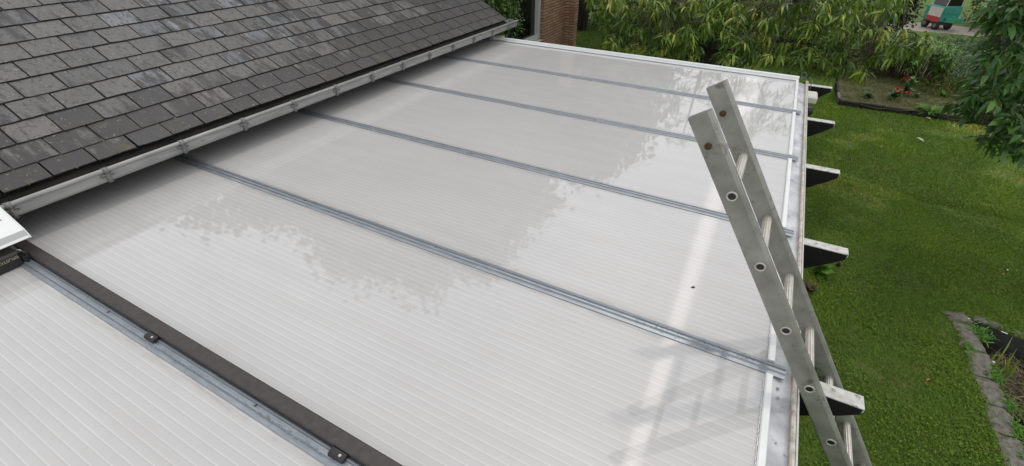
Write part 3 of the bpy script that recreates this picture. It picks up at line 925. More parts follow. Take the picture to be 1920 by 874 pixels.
def hanging_clusters(P, n_per, length, base, mat):
    """leaf rosettes hanging from twig tips"""
    N = len(P)*n_per
    C = np.repeat(P, n_per, 0)
    az = rng.uniform(0, 2*math.pi, N)
    dip = rng.uniform(-.3, 1.15, N)          # below horizontal
    D = np.stack([np.cos(az)*np.cos(dip), np.sin(az)*np.cos(dip), -np.sin(dip)], 1)
    pos_ = C + D*length*.12 + rng.normal(0, length*.13, (N, 3))
    U = np.stack([np.cos(az)*np.sin(dip), np.sin(az)*np.sin(dip), np.cos(dip)], 1) + rng.normal(0, .3, (N, 3))
    S = length*rng.choice([.55, .8, 1.0, 1.15], N)*rng.uniform(.85, 1.15, N)
    var = np.clip(np.repeat(rng.normal(.42, .24, len(P)), n_per) + rng.normal(0, .17, N), 0, 1)
    return pos_, D, U, S, var

def split_leaves(tree, data, base, mat, mat1, nparts, region):
    """the leaves that show largest as single parts, all others joined"""
    P, D, U, S, var = data
    d = np.linalg.norm(P - CAM, axis=1) / S
    d[~region(P)] = 1e9
    order = np.argsort(d)
    near, rest = order[:nparts], order[nparts:]
    o = link('crown', leaves_mesh(P[rest], D[rest], U[rest], S[rest], mat, base, var[rest]), tree)
    tag(o, kind='stuff')
    bv, bf = base
    lm = [mesh(bv*np.array([1, w, z]), bf, mat1) for w, z in ((1, 1), (.85, 1.4), (1.1, .6))]
    M = frames(D[near], U[near])
    off = Vector(tree.location)
    for i, j in enumerate(near):
        q = bpy.data.objects.new('leaf', lm[i % 3]); col.objects.link(q)
        q.parent = tree
        m4 = Matrix(M[i].T.tolist()).to_4x4()
        q.matrix_basis = Matrix.Translation(Vector(P[j]) - off) @ m4 @ Matrix.Diagonal((S[j], S[j], S[j], 1))
    return o

# ---- cherry tree behind the far roof edge
cb_ = (-1.35, 9.2, GZ)
cherry = thing('cherry_tree', cb_, 'wide cherry tree with long drooping leaves beyond far roof edge', 'tree')
tk = MB()
tk.tube([(-1.35, 9.2, GZ - .1), (-1.37, 9.2, GZ + .4), (-1.34, 9.15, GZ + 1.1), (-1.45, 9.2, GZ + 1.9)], [.20, .15, .13, .12], 12)
limb_ends = [(-3.0, 7.8, .1), (-3.2, 8.6, 1.4), (-2.0, 7.0, .2), (-.2, 7.0, .35), (1.3, 7.6, -.05), (1.9, 8.6, .4), (.6, 9.5, 1.6), (-1.2, 10.8, 1.9), (-3.2, 10.6, .8), (-1.4, 8.2, 2.4), (-3.0, 8.9, -.5), (.9, 6.8, -.3)]
lpts = []
for e in limb_ends:
    lpts += limb(tk, (-1.42 + rng.normal(0, .03), 9.18, GZ + rng.uniform(1.2, 1.9)), e, .065, .014, .06, 8, .16)
lpts = np.array(lpts)
poly_c = [(1096, -30), (1106, 20), (1130, 60), (1122, 95), (1250, 118), (1400, 118), (1490, 108), (1545, 118), (1580, 145), (1625, 155), (1640, 120), (1700, 100), (1750, 82), (1735, 55), (1640, 50), (1690, 20), (1720, 12), (1690, -40)]
hole_c = [(1308, 55), (1355, 55), (1355, 130), (1308, 125)]
CP = []
for x, y in polysample(poly_c, 1150):
    if inpoly(x, y, hole_c) and random.random() < .93: continue
    if x > 1450 and random.random() < .42: continue
    Yd = rng.uniform(6.3, 9.6) if x < 1450 else rng.uniform(6.2, 8.3)
    CP.append(at(x, y, Yd))
# the crown above the frame, seen only in the roof's reflection
for _ in range(700):
    v = rand_dirs(1)[0]*rng.random()**(1/3)
    q = np.array([-1.6, 9.2, 1.2]) + v*np.array([2.9, 2.3, 1.7])
    if math.sin(q[0]*2.3 + 1)*math.sin(q[1]*2.1)*math.sin(q[2]*2.9 + .5) > -.12: CP.append(q)
CP = np.array(CP)
tw = MB()
for q in CP[::2]:
    j = np.argmin(np.linalg.norm(lpts - q, axis=1))
    a = lpts[j]
    v = a - q; L_ = np.linalg.norm(v)
    if L_ > .9: a = q + v/L_*.9 + np.array([0, 0, .12])
    mid = (a + q)/2 + np.array([0, 0, .1*min(L_, .9)])
    tw.tube([a, mid, q], [.007, .0055, .003], 5, False)
tk.build('trunk', M_bark, cherry, True)
tag(tw.build('twigs', M_twig, cherry, True), kind='stuff')
split_leaves(cherry, hanging_clusters(CP, 14, .15, LB_cherry, L_cherry), LB_cherry, L_cherry, L_cherry1, 220,
             lambda P: (P[:, 2] < .55) & (P[:, 0] > -3.3))

# ---- tree at the right edge, its branches hanging in
rt = thing('broadleaf_tree', (4.6, 5.6, GZ), 'dark green tree whose leafy branches hang in at the right edge', 'tree')
tk = MB()
tk.tube([(4.6, 5.6, GZ - .1), (4.58, 5.6, GZ + .8), (4.5, 5.55, GZ + 1.7), (4.4, 5.5, GZ + 2.9)], [.16, .13, .11, .09], 12)
lp = []
for e in ((2.0, 5.2, -.55), (1.8, 5.5, .1), (2.1, 6.2, -.8), (1.9, 5.0, .65), (3.2, 6.8, 1.6), (3.6, 4.6, 2.4), (5.6, 6.2, 1.8), (2.6, 6.8, .3)):
    lp += limb(tk, (4.5, 5.56, GZ + rng.uniform(1.3, 2.6)), e, .05, .010, .05, 8, .12)
lp = np.array(lp)
poly_r = [(1885, -30), (1850, 20), (1850, 60), (1822, 95), (1838, 130), (1800, 165), (1782, 200), (1790, 215), (1840, 212), (1880, 225), (1812, 262), (1822, 282), (1860, 290), (1930, 285), (1990, 260), (1990, -30)]
RP = [at(x, y, rng.uniform(4.9, 6.4)) for x, y in polysample(poly_r, 200)]
for _ in range(240):
    v = rand_dirs(1)[0]*rng.random()**(1/3)
    q = np.array([4.3, 5.7, 1.4]) + v*np.array([1.9, 1.9, 1.3]); RP.append(q)
RP = np.array(RP)
tw = MB()
for q in RP:
    j = np.argmin(np.linalg.norm(lp - q, axis=1)); a = lp[j]; v = a - q; L_ = np.linalg.norm(v)
    if L_ > .7: a = q + v/L_*.7
    tw.tube([a, (a + q)/2 + np.array([0, 0, .06]), q], [.006, .005, .003], 5, False)
tk.build('trunk', M_bark, rt, True)
tag(tw.build('twigs', M_twig, rt, True), kind='stuff')
split_leaves(rt, hanging_clusters(RP, 12, .145, LB_hang, L_dark), LB_hang, L_dark, L_dark1, 220, lambda P: (P[:, 0] < 3.0) & (P[:, 2] < .8))

# ---- tall trees behind the house, mirrored in the roof sheets
def tall_tree(name, base, top, rad, label, n=900, leaf=.22, seed=0):
    t = thing(name, base, label, 'tree', None)
    tk = MB()
    bx, by, bz = base
    tk.tube([(bx, by, bz - .1), (bx + .1, by, bz + (top-bz)*.35), (bx, by + .1, bz + (top-bz)*.8)], [.28, .2, .06], 10)
    C = []
    r_ = np.random.default_rng(seed)
    cz = (top + bz + (top-bz)*.22)/2; hz = (top - bz)*.39
    while len(C) < n:
        v = r_.normal(size=3); v /= np.linalg.norm(v); v *= r_.random()**(1/2.4)
        q = np.array([bx, by, cz]) + v*np.array([rad, rad, hz])
        if math.sin(q[0]*1.5+seed)*math.sin(q[1]*1.4+1)*math.sin(q[2]*1.7+seed) > -.10: C.append(q)
    C = np.array(C)
    for q in C[:40]:
        limb(tk, (bx, by, min(q[2] - .2*hz, bz + (top-bz)*.7)), q, .05, .012, .03, 5, .1)
    tk.build('trunk', M_bark, t, True)
    tag(foliage(C, 22, leaf, .6, L_tall, leaf_base(.6, .2, .1), .35, 'crown', t), kind='stuff')
    return t
tall_tree('walnut_tree', (-10.5, 10.5, GZ), 11.2, 5.2, 'tall broad tree behind the house, mirrored in the nearer roof panels', 2300, .27, 1)
tall_tree('birch_tree', (-14.3, 6.4, GZ), 7.6, 3.4, 'lower tree behind the slate roof, mirrored beside the gutter', 1200, .27, 2)
tall_tree('lime_tree', (-7.0, 16.5, GZ), 9.0, 3.9, 'tree behind brick building, mirrored in the farther roof panels', 1400, .27, 3)

# ---- hedges and shrubs: a noisy volume of leaves on stems
def shrub(name, label, cat, x0, x1, y0, y1, h, n, size, mat, base=LB_round, group=None, droop=.1, rough=.35, stems=8, leafname='foliage', stem_mat=M_bark):
    t = thing(name, ((x0+x1)/2, (y0+y1)/2, GZ), label, cat, group)
    C = []
    ph = rng.uniform(0, 6, 3)
    while len(C) < n:
        x, y = rng.uniform(x0, x1), rng.uniform(y0, y1)
        ex = 1 - abs((x-(x0+x1)/2)/((x1-x0)/2))**6; ey = 1 - abs((y-(y0+y1)/2)/((y1-y0)/2))**3
        top = h*(.72 + .28*min(1, ex*ey*1.3))*(1 + rough*.5*math.sin(x*3.1+ph[0])*math.sin(y*2.7+ph[1]) + rng.normal(0, .06))
        z = top*rng.random()**.55
        # mostly the skin
        C.append((x, y, GZ + z))
    C = np.array(C)
    for i in range(stems):
        st = MB()
        q = C[rng.integers(len(C))]
        limb(st, (q[0] + rng.normal(0, .1), q[1], GZ - .03), q, .022, .008, 0, 5, .1)
        st.build('stem', stem_mat, t, True)
    tag(foliage(C, 7, size, size*1.3, mat, base, droop, leafname, t), kind='stuff')
    return t

# climbing shrub left of the window
shrub('ivy_shrub', 'bright green clipped shrub between slate roof and dark window', 'shrub', -6.0, -4.30, 5.15, 6.4, 3.3, 6500, .045, L_ivy, stems=6)
shrub('hedge', 'dark hedge far behind the cherry tree, beside the brick pier', 'hedge', -9.5, -2.6, 17.2, 18.8, 2.6, 2600, .13, L_hedge, stems=20)
shrub('hedge', 'dark hedge behind the cherry tree, right of its trunk', 'hedge', -2.4, 2.6, 16.6, 18.2, 2.3, 2000, .13, L_hedge, stems=16)
shrub('yew_tree', 'nearly black evergreen behind the cherry, left of the teal vehicle', 'shrub', 1.5, 3.45, 18.4, 20.6, 2.3, 1500, .10, leaf_mat('yew_leaf', [(0, (.005, .010, .004)), (1, (.016, .030, .010))], .12), stems=10)
shrub('hedge', 'low dark green hedge behind the pale tall perennials', 'hedge', 4.2, 9.5, 15.9, 19.6, .55, 2800, .10, L_hedge, LB_narrow, stems=10)
shrub('beech_hedge', 'rounded olive hedge right of the teal vehicle and gravel path', 'hedge', 6.25, 12, 22.9, 26, 2.6, 2400, .13, leaf_mat('olive_leaf', [(0, (.03, .035, .010)), (.6, (.06, .08, .02)), (1, (.12, .12, .04))], .25), stems=14)
shrub('laurel_bush', 'dark laurel bushes directly behind the cherry trunk', 'shrub', -4.1, -.9, 12.0, 13.8, 1.5, 1500, .11, L_hedge, stems=8)
shrub('laurel_bush', 'dark bushes right of the cherry trunk, above the far roof corner', 'shrub', -1.0, .9, 14.6, 16.2, 1.5, 1000, .11, L_hedge, stems=8)
shrub('fern_clump', 'dark green low clump behind bed, under the right tree', 'plants', 3.8, 6.5, 13.9, 15.8, .62, 900, .10, L_hedge, LB_narrow, stems=4)
shrub('shrub', 'loose green shrub on lawn under cherry, beside the brick pier', 'shrub', -5.0, -3.9, 13.4, 14.4, .8, 260, .12, L_ivy, stems=6)

# tall perennials behind the bed: leafy stalks with narrow leaves
def perennials(label, x0, x1, y0, y1, h, n):
    t = thing('perennial_clump', ((x0+x1)/2, (y0+y1)/2, GZ), label, 'plants', 'tall perennials behind the flower bed')
    st = MB(); P, D, U, S, V = [], [], [], [], []
    for _ in range(n):
        x, y = rng.uniform(x0, x1), rng.uniform(y0, y1)
        hh = h*rng.uniform(.7, 1.1)
        lean = rng.normal(0, .14, 2)
        top = np.array([x + lean[0]*hh, y + lean[1]*hh - .05, GZ + .05 + hh])
        bot = np.array([x, y, GZ + .03])
        st.tube([bot, (bot+top)/2 + rng.normal(0, .02, 3), top], [.008, .007, .004], 4, False)
        v0 = rng.normal(.5, .2)
        for j in range(22):
            tt = rng.uniform(.45, 1.0)
            az = rng.uniform(0, 6.28); el = rng.uniform(-.3, .7)
            P.append(bot + (top-bot)*tt); D.append((math.cos(az)*math.cos(el), math.sin(az)*math.cos(el), math.sin(el)))
            U.append((0, 0, 1)); S.append(rng.uniform(.10, .19)); V.append(v0 + rng.normal(0, .15) + (tt-.8)*.6)
    tag(st.build('stalks', L_dry, t, True), kind='stuff')
    tag(link('leaves', leaves_mesh(np.array(P), np.array(D), np.array(U, float), np.array(S), L_peren, LB_narrow, np.clip(V, 0, 1)), t), kind='stuff')
perennials('pale green tall perennials partly behind the drooping cherry branches', .7, 1.8, 14.2, 15.6, .95, 90)
perennials('pale green tall perennials with bare brown stalks behind red flowers', 1.8, 2.85, 14.0, 15.4, 1.0, 100)
perennials('pale green tall perennials at right, reaching under dark tree branches', 2.85, 3.75, 13.8, 15.0, .95, 100)
shrub('low_bushes', 'brownish low bushes at the back of the flower bed', 'plants', 3.0, 5.6, 12.9, 13.8, .38, 420, .09, L_brownpl, LB_narrow, stems=4)
shrub('low_bushes', 'brown and green undergrowth at the bed corner below cherry branches', 'plants', .2, 2.2, 13.4, 15.2, .45, 420, .09, L_brownpl, LB_narrow, stems=4)

# ---- flower bed edging
for i in range(9):
    x0 = 1.40 + i*.46
    y = 11.50 - .035*i*.46
    o = MB().box((x0 + .006, y - .05, GZ - .05), (x0 + .452, y + .02, GZ + .125 + random.uniform(-.012, .008))).build('edging_slab', M_kerb, None, bevel=.01)
    o.rotation_euler.z = 0
    tag(o, 'dark mossy edging slab along the front of the flower bed', 'edging', 'edging slabs along the front of the flower bed')
for i in range(3):
    o = MB().box((1.37, 11.58 + i*.46, GZ - .05), (1.43, 12.03 + i*.46, GZ + .135 + .01*i)).build('edging_slab', M_kerb if i else M_stone, None, bevel=.01)
    tag(o, ['pale edging slab at the near left corner of flower bed', 'dark edging slab in middle of the bed\'s left side', 'dark edging slab at far end of the bed\'s left side'][i], 'edging', 'edging slabs on the left side of the bed')

# ---- plants in the bed
def rosette(name, label, cat, loc, n, length, base, mat, el=(.1, 1.1), height=0, spread=.12, group=None, flowers=0, kindname='leaves', fmat=None):
    t = thing(name, loc, label, cat, group)
    az = rng.uniform(0, 6.28, n); e = rng.uniform(*el, n)
    D = np.stack([np.cos(az)*np.cos(e), np.sin(az)*np.cos(e), np.sin(e)], 1)
    P = np.array(loc) + rng.normal(0, length*spread, (n, 3))*np.array([.8, 1.2, 0]) + np.stack([np.zeros(n), np.zeros(n), rng.random(n)*height], 1)
    U = np.tile(UPV, (n, 1)) + rng.normal(0, .1, (n, 3))
    link(kindname, leaves_mesh(P, D, U, length*rng.uniform(.6, 1.1, n), mat, base), t)
    for i in range(flowers):
        f0 = np.array(loc) + np.array([rng.normal(0, .10), rng.normal(0, .10), height + rng.uniform(.02, .1)])
        k_ = 26
        dd = rand_dirs(k_, -.1, 1)
        link('flower', leaves_mesh(np.tile(f0, (k_, 1)), dd, np.tile(UPV, (k_, 1)) + rng.normal(0, .3, (k_, 3)), rng.uniform(.04, .065, k_), fmat or L_petal, leaf_base(.6, .1, .2)), t)
    if height > .15:
        MB().tube([loc, (loc[0], loc[1], loc[2] + height)], .008, 5).build('stem', M_twig, t)
    return t
BZ = GZ + .09
def bedp(x, y): q = atz(x, y, BZ); return (q[0], q[1], BZ)
rosette('red_flower_plant', 'low plant with a cluster of bright red flowers in bed', 'flower', bedp(1676, 186), 40, .16, LB_round, L_dark, height=.12, flowers=5)
rosette('red_flower_plant', 'taller plant with one pinkish red flower behind the red cluster', 'flower', bedp(1696, 178), 44, .18, LB_round, L_dark, height=.34, flowers=2)
rosette('bed_plant', 'dark green cushion plant left of the red flowers', 'plant', bedp(1626, 184), 160, .14, LB_narrow, L_hedge, height=.08)
rosette('bed_plant', 'light green strappy plant by the front edging of the bed', 'plant', bedp(1742, 210), 40, .32, LB_narrow, L_weed, el=(.2, 1.0))
rosette('bed_plant', 'small dark plant in the middle of the bed', 'plant', bedp(1718, 182), 50, .12, LB_narrow, L_hedge, height=.04)
rosette('bed_plant', 'pale small weed near the back of the bed', 'plant', bedp(1768, 180), 30, .16, LB_round, L_weed)
# moss and litter over the bed
Np = 9000
P = np.stack([rng.uniform(1.5, 7, Np), rng.uniform(11.5, 14.4, Np), np.full(Np, BZ + .02)], 1); P[:, 1] -= .03*(P[:, 0]-1.45)
D = rand_dirs(Np, 0, .8)
tag(link('bed_ground_cover', leaves_mesh(P, D, np.tile(UPV, (Np, 1)) + rng.normal(0, .3, (Np, 3)), rng.uniform(.03, .09, Np), L_brownpl, LB_cherry)),
    'low brownish moss and weeds covering the flower bed', 'ground cover', kind='stuff')

# ---- grass blades on the lawn in view
def lawn_ok(x, y):
    return ~((x > 1.38) & (y > 11.4 - .03*(x-1.4)))
def grass(name, label, N, xr, yr, h, w):
    x = rng.uniform(*xr, N); y = rng.uniform(*yr, N)
    k = lawn_ok(x, y)
    # keep out of the pond and off its stones
    from_p = np.array([inpoly(a, b, pond) for a, b in zip(x, y)])
    k &= ~from_p
    k &= (x > .0) | (y > 4.3)
    k &= ~((np.abs(x - (2.385 + .02*np.sin(y*2) + .022*np.sin(y*9+1) + .016*np.sin(y*23))) < .088) & (y < 4.2 + .03*np.sin(x*20)) & (y > 1.0) & (rng.random(N) > .05))
    worn = np.sin(x*1.3 + 2*np.sin(y*.9))*np.sin(y*1.1 + 1.7*np.sin(x*.8 + 2)) + .5*np.sin(x*4.7 + y*2.9)*np.sin(y*5.3 - x) + .3*np.sin(x*11 + 3*np.sin(y*7))*np.sin(y*13)
    k &= ~((worn > .42) & (rng.random(N) < .62))
    x, y = x[k], y[k]; N = len(x)
    az = rng.uniform(0, 6.28, N); lean = rng.uniform(.1, 1.0, N)
    patch = .5 + .5*np.sin(x*2.1 + 1.3*np.sin(y*1.7))*np.sin(y*1.9 + np.sin(x*2.7))
    hh = h*rng.uniform(.5, 1.2, N)*(.7 + .5*patch)
    b0 = np.stack([x, y, np.full(N, GZ - .004)], 1)
    side = np.stack([-np.sin(az), np.cos(az), np.zeros(N)], 1)*(w*rng.uniform(.6, 1.3, N))[:, None]
    out = np.stack([np.cos(az), np.sin(az), np.zeros(N)], 1)
    mid = b0 + out*(hh*lean*.35)[:, None] + UPV*(hh*.7)[:, None]
    tip = b0 + out*(hh*lean)[:, None] + UPV*(hh*(1 - .3*lean))[:, None]
    V = np.stack([b0 - side, b0 + side, mid + side*.8, mid - side*.8, tip], 1).reshape(-1, 3)
    o4 = (np.arange(N)*5)[:, None]
    dry = np.clip(np.sin(x*1.3 + 2*np.sin(y*.9))*np.sin(y*1.1 + 1.7*np.sin(x*.8 + 2)) + .4*np.sin(x*4.7 + y*2.9)*np.sin(y*5.3 - x), 0, 1)
    var = np.clip(.12 + .40*patch + rng.normal(0, .2, N) + dry*.75*(rng.random(N) < .7), 0, 1)
    me = fast_mesh(V, [o4 + np.array([[0, 1, 2, 3]]), o4 + np.array([[3, 2, 4]])], L_grass, np.repeat(var, 5))
    tag(link(name, me), label, 'grass', kind='stuff')
grass('grass', 'short green lawn grass near the roof edge and pond', 170000, (.0, 4.2), (1.2, 7.2), .045, .0028)
grass('grass', 'lawn grass farther out towards the flower bed', 90000, (.0, 5.6), (7.0, 13), .05, .005)
grass('grass', 'distant lawn grass beyond the roof end and the bed', 50000, (-7, 8), (11.0, 24), .06, .010)
# clover-like broad leaves in the near lawn
N = 34000
x, y = rng.uniform(.1, 4.2, N), rng.uniform(1.2, 7.5, N)
k_ = np.array([not inpoly(a, b_, pond) for a, b_ in zip(x, y)]) & (np.sin(x*3.3 + np.sin(y*2.1)*1.5)*np.sin(y*2.6) > -.15)
k_ &= ~((np.abs(x - (2.37 + .02*np.sin(y*9+1))) < .09) & (y < 4.2))
x, y = x[k_], y[k_]; N = len(x)
D = rand_dirs(N, -.1, .5)
tag(link('clover', leaves_mesh(np.stack([x, y, GZ + rng.uniform(.015, .045, N)], 1), D, np.tile(UPV, (N, 1)) + rng.normal(0, .3, (N, 3)), rng.uniform(.012, .028, N), L_clover, LB_round)),
    'small broad clover leaves scattered through the near lawn', 'clover', kind='stuff')

# ---- pond edging stones
stones = [(2.30, 4.12, .22, .15, .35), (2.34, 3.82, .19, .40, 0), (2.345, 3.42, .185, .36, -.05), (2.355, 3.05, .18, .33, .02), (2.345, 2.72, .18, .31, .03), (2.36, 2.36, .19, .37, -.03), (2.40, 1.98, .19, .35, -.12)]
slab = ['small squarish stone at the near lawn corner of pond', 'second pond edging stone from the corner', 'third pond edging stone, beside the leafy weed', 'fourth pond edging stone, pale and rough',
        'fifth pond edging stone with weeds on its water side', 'large rough pond stone at the bottom of the picture', 'pond edging stone nearest the camera, cut by the frame']
def stone(x, y, w, ln, rot, label, mat=M_stone):
    bm = bmesh.new()
    bmesh.ops.create_grid(bm, x_segments=5, y_segments=9, size=.5)
    r_ = random.Random(int(x*977 + y*131))
    for v in bm.verts:
        ex = abs(v.co.x) > .49; ey = abs(v.co.y) > .49
        v.co.x = v.co.x*w + (r_.gauss(0, .011) if ex else 0); v.co.y = v.co.y*ln + (r_.gauss(0, .006) if ey else 0)
        v.co.z = .022 + r_.gauss(0, .004) - (.012 if ex or ey else 0)
    ext = bmesh.ops.extrude_face_region(bm, geom=bm.faces[:])
    for v in ext['geom']:
        if isinstance(v, bmesh.types.BMVert): v.co.z = -.06
    bmesh.ops.recalc_face_normals(bm, faces=bm.faces)
    me = bpy.data.meshes.new('m'); bm.to_mesh(me); bm.free(); me.materials.append(mat)
    o = link('edging_stone', me); o.location = (x, y, GZ); o.rotation_euler.z = rot
    tag(o, label, 'stone', 'stones edging the pond')
for s, lb in zip(stones, slab): stone(*s, lb)
for (x, y, ln, rot), lb in zip(((2.58, 4.18, .24, 1.42), (2.86, 4.11, .20, 1.30), (3.09, 4.03, .16, 1.25)), ('long thin stone along the back edge of pond', 'middle stone of the back edge of pond', 'small right stone of the back edge of pond')):
    stone(x, y, .085, ln, rot, lb)

# ---- pond plants
def blades(name, label, cat, loc, n, h, w, mat, lean=.35, group=None, up=1.0):
    t = thing(name, loc, label, cat, group)
    st = MB()
    for i in range(n):
        az = rng.uniform(0, 6.28); ln = h*rng.uniform(.6, 1.1); le = lean*rng.uniform(.2, 1.3)
        b0 = np.array(loc) + np.array([rng.normal(0, .035), rng.normal(0, .035), 0])
        out = np.array([math.cos(az), math.sin(az), 0]); sd = np.array([-math.sin(az + .8), math.cos(az + .8), 0])*w
        pts = [b0 + out*ln*le*t_*t_ + UPV*ln*up*(t_ - .35*le*t_*t_) for t_ in (0, .35, .7, 1)]
        ws = (.8, 1, .75, .05)
        vs = []
        for p_, k_ in zip(pts, ws): vs += [p_ - sd*k_, p_ + UPV*0 + np.cross(sd, UPV)*.15*k_, p_ + sd*k_]
        fs = []
        for j in range(3): fs += [(j*3, j*3+1, j*3+4, j*3+3), (j*3+1, j*3+2, j*3+5, j*3+4)]
        o = link('blade', mesh(vs, fs, mat, True), t)
        a = o.data.attributes.new('var', 'FLOAT', 'POINT'); a.data.foreach_set('value', [rng.random()]*len(vs))
    return t
wz = GZ - .22
blades('iris_plant', 'yellow green iris fan beside the white ball in pond', 'plant', (2.66, 3.62, wz), 7, .44, .013, L_iris)
blades('iris_plant', 'yellow green iris fan at the right picture edge', 'plant', (2.78, 3.36, wz), 7, .46, .013, L_iris)
blades('iris_plant', 'thin yellowing iris leaves left of the white ball', 'plant', (2.57, 3.70, wz), 4, .30, .009, L_iris)
def litter(label, x0, x1, y0, y1, n, z):
    P = np.stack([rng.uniform(x0, x1, n), rng.uniform(y0, y1, n), z + rng.uniform(0, .10, n)], 1)
    D = rand_dirs(n, -.2, .6)
    tag(link('dead_reeds', leaves_mesh(P, D, np.tile(UPV, (n, 1)) + rng.normal(0, .4, (n, 3)), rng.uniform(.06, .2, n), L_dry, leaf_base(.05, .25, .1))), label, 'reeds', kind='stuff')
litter('tangle of dead brown reeds floating in the pond', 2.58, 3.0, 3.1, 3.9, 900, wz - .03)
M_mud = simple('peaty_mud', (.02, .015, .010), (.07, .05, .03), 22, .9, 0, .9)
mv = MB()
kk = 18
vs = [(2.76, 3.5, wz - .01)] + [(2.76 + (.25 + .04*math.sin(3*a))*math.cos(a), 3.5 + (.40 + .05*math.cos(4*a))*math.sin(a), wz - .06) for a in np.linspace(0, 2*math.pi, kk, endpoint=False)]
tag(mv.add(vs, [(0, 1 + i, 1 + (i+1) % kk) for i in range(kk)]).build('peat_island', M_mud, None, True), kind='structure')
ball = MB().tube([(2.60 + 0, 3.73, wz + .05 + .024*math.sin(a)) for a in np.linspace(-1.5, 1.5, 9)], [max(.001, .026*math.cos(a)) for a in np.linspace(-1.5, 1.5, 9)], 14).build('pond_ball', M_white, None, True)
tag(ball, 'small white ball lying among the pond plants', 'ball')
for i, (x, y, s, lb) in enumerate(((2.45, 3.93, .13, 'leafy weed on the second stone at the pond corner'), (2.44, 3.30, .09, 'low weed in joint of the pond stones, left of dark water'), (2.47, 2.95, .08, 'small weed over pond liner above the water'), (2.46, 2.62, .10, 'weed tuft hanging to the pond at the lower right'), (2.44, 2.38, .09, 'weed tuft at the bottom right pond stone'), (2.30, 3.62, .07, 'small tuft in joint on the lawn side of pond stones'))):
    rosette('weed', lb, 'weed', (x, y, GZ + .015), 150, s*.6, LB_narrow if i % 2 else LB_cherry, L_weed, el=(-.2, 1.0), spread=.75)
# reddish weeds at the foot of the patio, below the rafters
q = atz(1535, 515, GZ); rosette('weed', 'reddish flowering weed on lawn below the second nearest rafter', 'weed', (q[0], q[1], GZ), 60, .12, LB_round, L_weed, height=.12, flowers=2, fmat=L_redleaf)
q = atz(1512, 548, GZ); rosette('weed', 'dark red weed on lawn close against the ladder', 'weed', (q[0], q[1], GZ), 80, .10, LB_round, L_redleaf, height=.06)
# pale object cut by the right edge of the picture
q = atz(1924, 556, GZ)
tag(MB().box((q[0] + .0, q[1] - .08, GZ + .0), (q[0] + .3, q[1] + .12, GZ + .10)).box((q[0] - .01, q[1] - .1, GZ + .102), (q[0] + .32, q[1] + .14, GZ + .125)).build('storage_box', M_white, None, bevel=.008), 'pale box lid on the lawn cut off by the right picture edge', 'box')

# ---- fallen leaves
fl = [((1725, 262), M_fallw, .16, 'long pale fallen leaf on the mid lawn'), ((1652, 275), M_fall, .07, 'yellow fallen leaf on lawn, lowest of the three by the bed'), ((1655, 248), M_fallr, .06, 'small orange fallen leaf below the bed corner'), ((1788, 237), M_fallw, .07, 'pale fallen leaf just below the bed edging'),
      ((1740, 712), M_fallr, .04, 'bright orange fallen leaf on the near lawn'), ((1738, 222), M_fall, .17, 'long tan leaf leaning on the bed edging'), ((1888, 506), M_fallw, .05, 'pale fallen leaf on lawn above the pond'), ((1881, 514), M_fallr, .05, 'rust brown fallen leaf on lawn above the pond'), ((1505, 742), M_fallr, .06, 'brown fallen leaf beside the nearest rafter end'), ((1690, 250), M_fall, .05, 'small tan fallen leaf on the mid lawn')]
for (px, s, mt, sz) in [((a[0]), 0, a[1], a[2]) for a in fl]: pass
for a in fl:
    q = atz(*a[0], GZ + .055)
    bv, bf = leaf_base(.42, .15, .25)
    c_, s_ = math.cos(q[0]*9), math.sin(q[0]*9)
    vv = [(x*a[2]*c_ - y*a[2]*s_, x*a[2]*s_ + y*a[2]*c_, z*a[2]) for x, y, z in bv - np.array([.5, 0, -.08])]
    o = link('fallen_leaf', mesh(vv, bf, a[1], True)); o.location = q
    tag(o, a[3], 'leaf', 'leaves fallen on the lawn')

# ---- small utility vehicle on the gravel path
mv0 = np.array([5.05, 22.95, GZ])
veh = thing('utility_vehicle', (5.5, 23.3, GZ), 'small teal utility vehicle with white and red side on far path', 'vehicle')
x0, y0 = 4.98, 22.75
bdy = MB().prism([(.0, .50), (.0, 1.28), (.10, 1.42), (1.05, 1.42), (1.15, 1.28), (1.15, .50)], y0 + .02, y0 + 1.5, lambda t, x, z: (x0 + x, t, GZ + z)).build('body', M_teal, veh, bevel=.03)
MB().box((x0 + .05, y0 - .012, GZ + .98), (x0 + 1.10, y0 + .018, GZ + 1.36)).build('tailgate', M_teal, bdy, bevel=.02)
MB().box((x0 + .45, y0 - .035, GZ + 1.20), (x0 + .75, y0 - .013, GZ + 1.225)).build('handle', M_grey, bdy)
MB().prism([(.30, .50), (.30, .74), (1.34, .76), (1.48, .62), (1.46, .44), (.92, .42)], y0 - .10, y0 + .4, lambda t, x, z: (x0 + x, t, GZ + z)).build('mudguard', simple('green_mudguard', (.012, .22, .13), (.018, .27, .16), 4, .4), veh, bevel=.03)
MB().box((x0 - .02, y0 + .06, GZ + .78), (x0 - .002, y0 + 1.15, GZ + 1.30)).build('side_panel', M_cwhite, veh)
MB().box((x0 - .022, y0 + .05, GZ + .48), (x0 - .002, y0 + 1.15, GZ + .775)).build('side_stripe', M_red, veh)
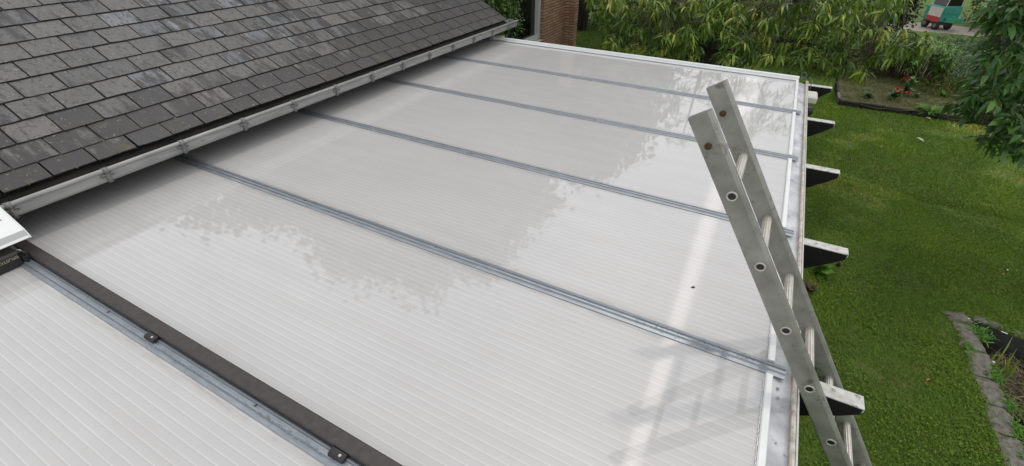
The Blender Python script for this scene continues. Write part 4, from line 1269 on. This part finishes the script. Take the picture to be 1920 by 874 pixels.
cabm = MB().prism([(.08, 1.425), (.16, 2.0), (1.0, 2.0), (1.08, 1.425)], y0 + .10, y0 + 1.2, lambda t, x, z: (x0 + x, t, GZ + z)).build('cab', M_glass, veh)
MB().box((x0 + .10, y0 + .05, GZ + 2.003), (x0 + 1.05, y0 + 1.25, GZ + 2.07)).build('cab_roof', M_cwhite, cabm, bevel=.02)
for xx in (x0 + .09, x0 + 1.03):
    MB().tube([(xx, y0 + .085, GZ + 1.42), (xx + (.06 if xx < 5.5 else -.06), y0 + .085, GZ + 2.0)], .022, 6).build('cab_pillar', M_cwhite, cabm)
MB().box((x0 + .12, y0 + .08, GZ + .30), (x0 + 1.0, y0 + 1.4, GZ + .49)).build('chassis', M_black, veh)
for xx in (x0 + .14, x0 + .92):
    for yy in (y0 + .28, y0 + 1.2):
        w_ = MB().tube([(xx - .09, yy, GZ + .27), (xx - .07, yy, GZ + .27), (xx + .07, yy, GZ + .27), (xx + .09, yy, GZ + .27)], [.22, .27, .27, .22], 18).build('wheel', M_rubber, veh, True)
        MB().tube([(xx - .095, yy, GZ + .27), (xx + .095, yy, GZ + .27)], .12, 12).build('rim', M_grey, w_)
for xx in (x0 + .16, x0 + .95):
    MB().box((xx, y0 - .118, GZ + .52), (xx + .1, y0 - .102, GZ + .60)).build('tail_light', M_red, veh)
VS = .59
for o in [veh] + list(veh.children_recursive):
    if o is not veh and o.parent is veh:
        o.matrix_parent_inverse = Matrix.Translation(-Vector(veh.location)) @ Matrix.Translation((4.95, 22.8, GZ)) @ Matrix.Rotation(R(27), 4, 'Z') @ Matrix.Diagonal((VS, VS, VS, 1)) @ Matrix.Translation((-4.95, -22.8, -GZ))
# pale post under the black evergreen
pq = atz(1680, 42, GZ)
tag(MB().box((pq[0] - .04, pq[1] - .04, GZ), (pq[0] + .04, pq[1] + .04, GZ + .85)).prism([(-.05, .851), (0, .93), (.05, .851)], pq[1] - .05, pq[1] + .05, lambda t, x, z: (pq[0] + x, t, GZ + z)).build('garden_post', M_cwhite, None), 'short white garden post under the black evergreen', 'post')
